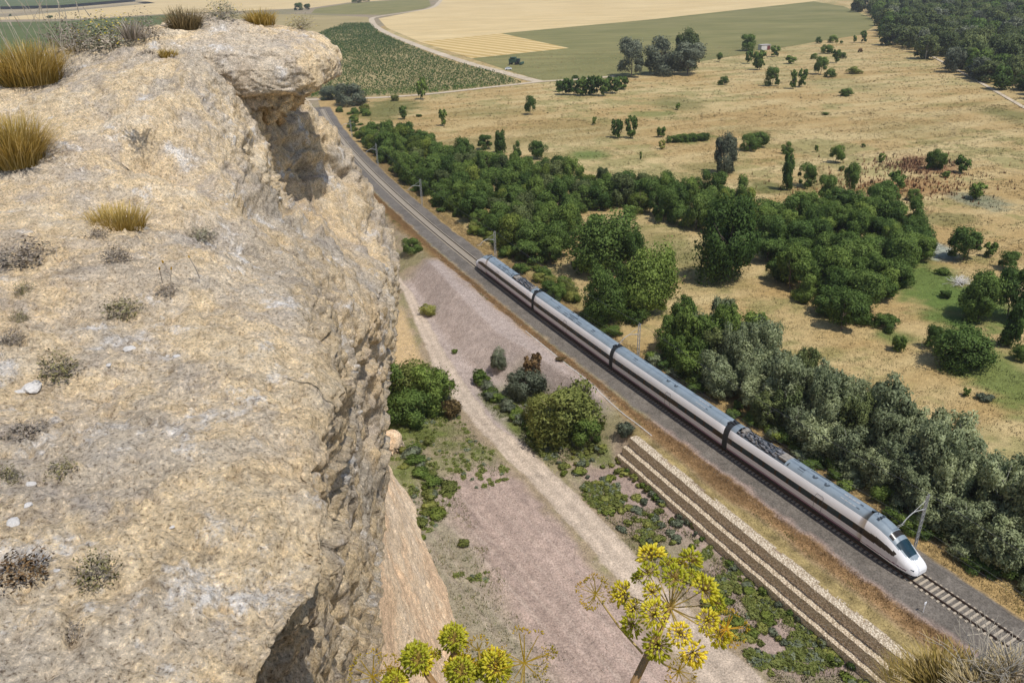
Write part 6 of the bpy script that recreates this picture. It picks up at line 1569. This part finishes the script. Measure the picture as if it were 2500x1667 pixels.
# combine harvester
P = at(1256, 158, -1.1); o = empty('combine_harvester', P, rad(-25)); tag(o, 'green combine harvester standing at the corner of the stubble field', 'harvester')
M['hgreen'] = plain('harvester_green', (.035, .075, .045), .5, var=.2)
mb = MB(); mb.prism([(-1.5, 1.2), (1.5, 1.2), (1.5, 3.2), (1.1, 3.7), (-1.1, 3.7), (-1.5, 3.2)], -3.4, 2.0); mb.build('body', M['hgreen'], o)
mb = MB(); mb.box((2.9, 0, 2.6), (1.7, 2.0, 1.9)); mb.build('cab', M['glass'], o)
mb = MB(); mb.box((2.9, 0, 3.65), (2.0, 2.2, .2)); mb.build('cab_roof', M['hgreen'], o)
mb = MB(); mb.prism([(-1.4, 3.7), (1.4, 3.7), (1.7, 4.5), (-1.7, 4.5)], -2.2, 1.0); mb.build('grain_tank', M['hgreen'], o)
mb = MB(); mb.box((5.0, 0, .8), (1.4, 5.6, 1.0)); mb.tube([(5.2, -2.7, 1.3), (5.2, 2.7, 1.3)], .5, 8); mb.build('header', M['hgreen'], o)
for x, r_ in ((1.8, .95), (-2.5, .65)):
    for y in (-1.6, 1.6): mb = MB(); mb.tube([(x, y - .3, r_), (x, y + .3, r_)], r_, 14); mb.build('wheel', M['under'], o)
mb = MB(); mb.tube([(-.5, 1.5, 3.6), (-4.2, 2.2, 4.2)], .2, 8); mb.build('unloading_pipe', M['hgreen'], o)
# marker post by the track
x, y = tr(-2.8, 3.4); o = empty('marker_post', (x, y, gz1(x, y)), -thead(0)); tag(o, 'small white marker post in the ballast in front of the train', 'post')
mb = MB(); mb.tube([(0, 0, -.1), (0, 0, 1.1)], .045, 8); mb.build('post', M['white'], o)
mb = MB(); mb.box((0, 0, 1.16), (.34, .06, .26)); mb.build('plate', M['white'], o)
# concrete edge of the drain beside the ballast
mb = MB(); x0 = None
for s in np.arange(36, 74, 2.0):
    (xa, ya), (xb, yb) = tr(s, 6.05 + .5 * math.sin(s * .05)), tr(s + 1.96, 6.05 + .5 * math.sin((s + 2) * .05))
    mb.tube([(xa, ya, gz1(xa, ya) + .06), (xb, yb, gz1(xb, yb) + .06)], .09, 4)
tag(mb.build('drain_kerb', M['stonewhite']), 'thin pale concrete drain edge between the ballast and the soil mound', 'kerb')
# heap of pale dead branches
P = hit(2342, 692); o = empty('branch_heap', P, .4, (5, 4, 1.4)); tag(o, 'heap of bleached dead branches beside the large tree at the right', 'branches')
link('branches', twig_mesh(77, 60, .012), M['stonewhite'], o)
# pale boulder at the cliff silhouette
P = at(955, 1078, -3.0); r = np.random.default_rng(5)
_b, _, _ = lump('boulder', M['rockorange'], (P[0], P[1], P[2] - CAM_H), (1.5, 1.4, 1.7), 60, 40, [(.3, .8, 3), (.1, 2, 3)], 3.0)
del _b['kind']; tag(_b, 'pale rounded boulder at the cliff foot beside the dark bush', 'boulder')

# ------------------------------------------------------------------ air
mt = bpy.data.materials.new('haze'); mt.use_nodes = True; nt = mt.node_tree
nt.nodes.remove(nt.nodes['Principled BSDF'])
pv = nt.nodes.new('ShaderNodeVolumePrincipled'); pv.inputs['Density'].default_value = 0.00010; pv.inputs['Color'].default_value = (0.93, 0.95, 1.0, 1); pv.inputs['Anisotropy'].default_value = 0.1
nt.links.new(pv.outputs[0], nt.nodes['Material Output'].inputs['Volume'])
mb = MB(); mb.box((0, 2500, 26.5), (9100, 8100, 71))
hz_ = mb.build('haze', mt); tag(hz_, 'thin bright summer haze over the whole valley', 'haze', kind='stuff')
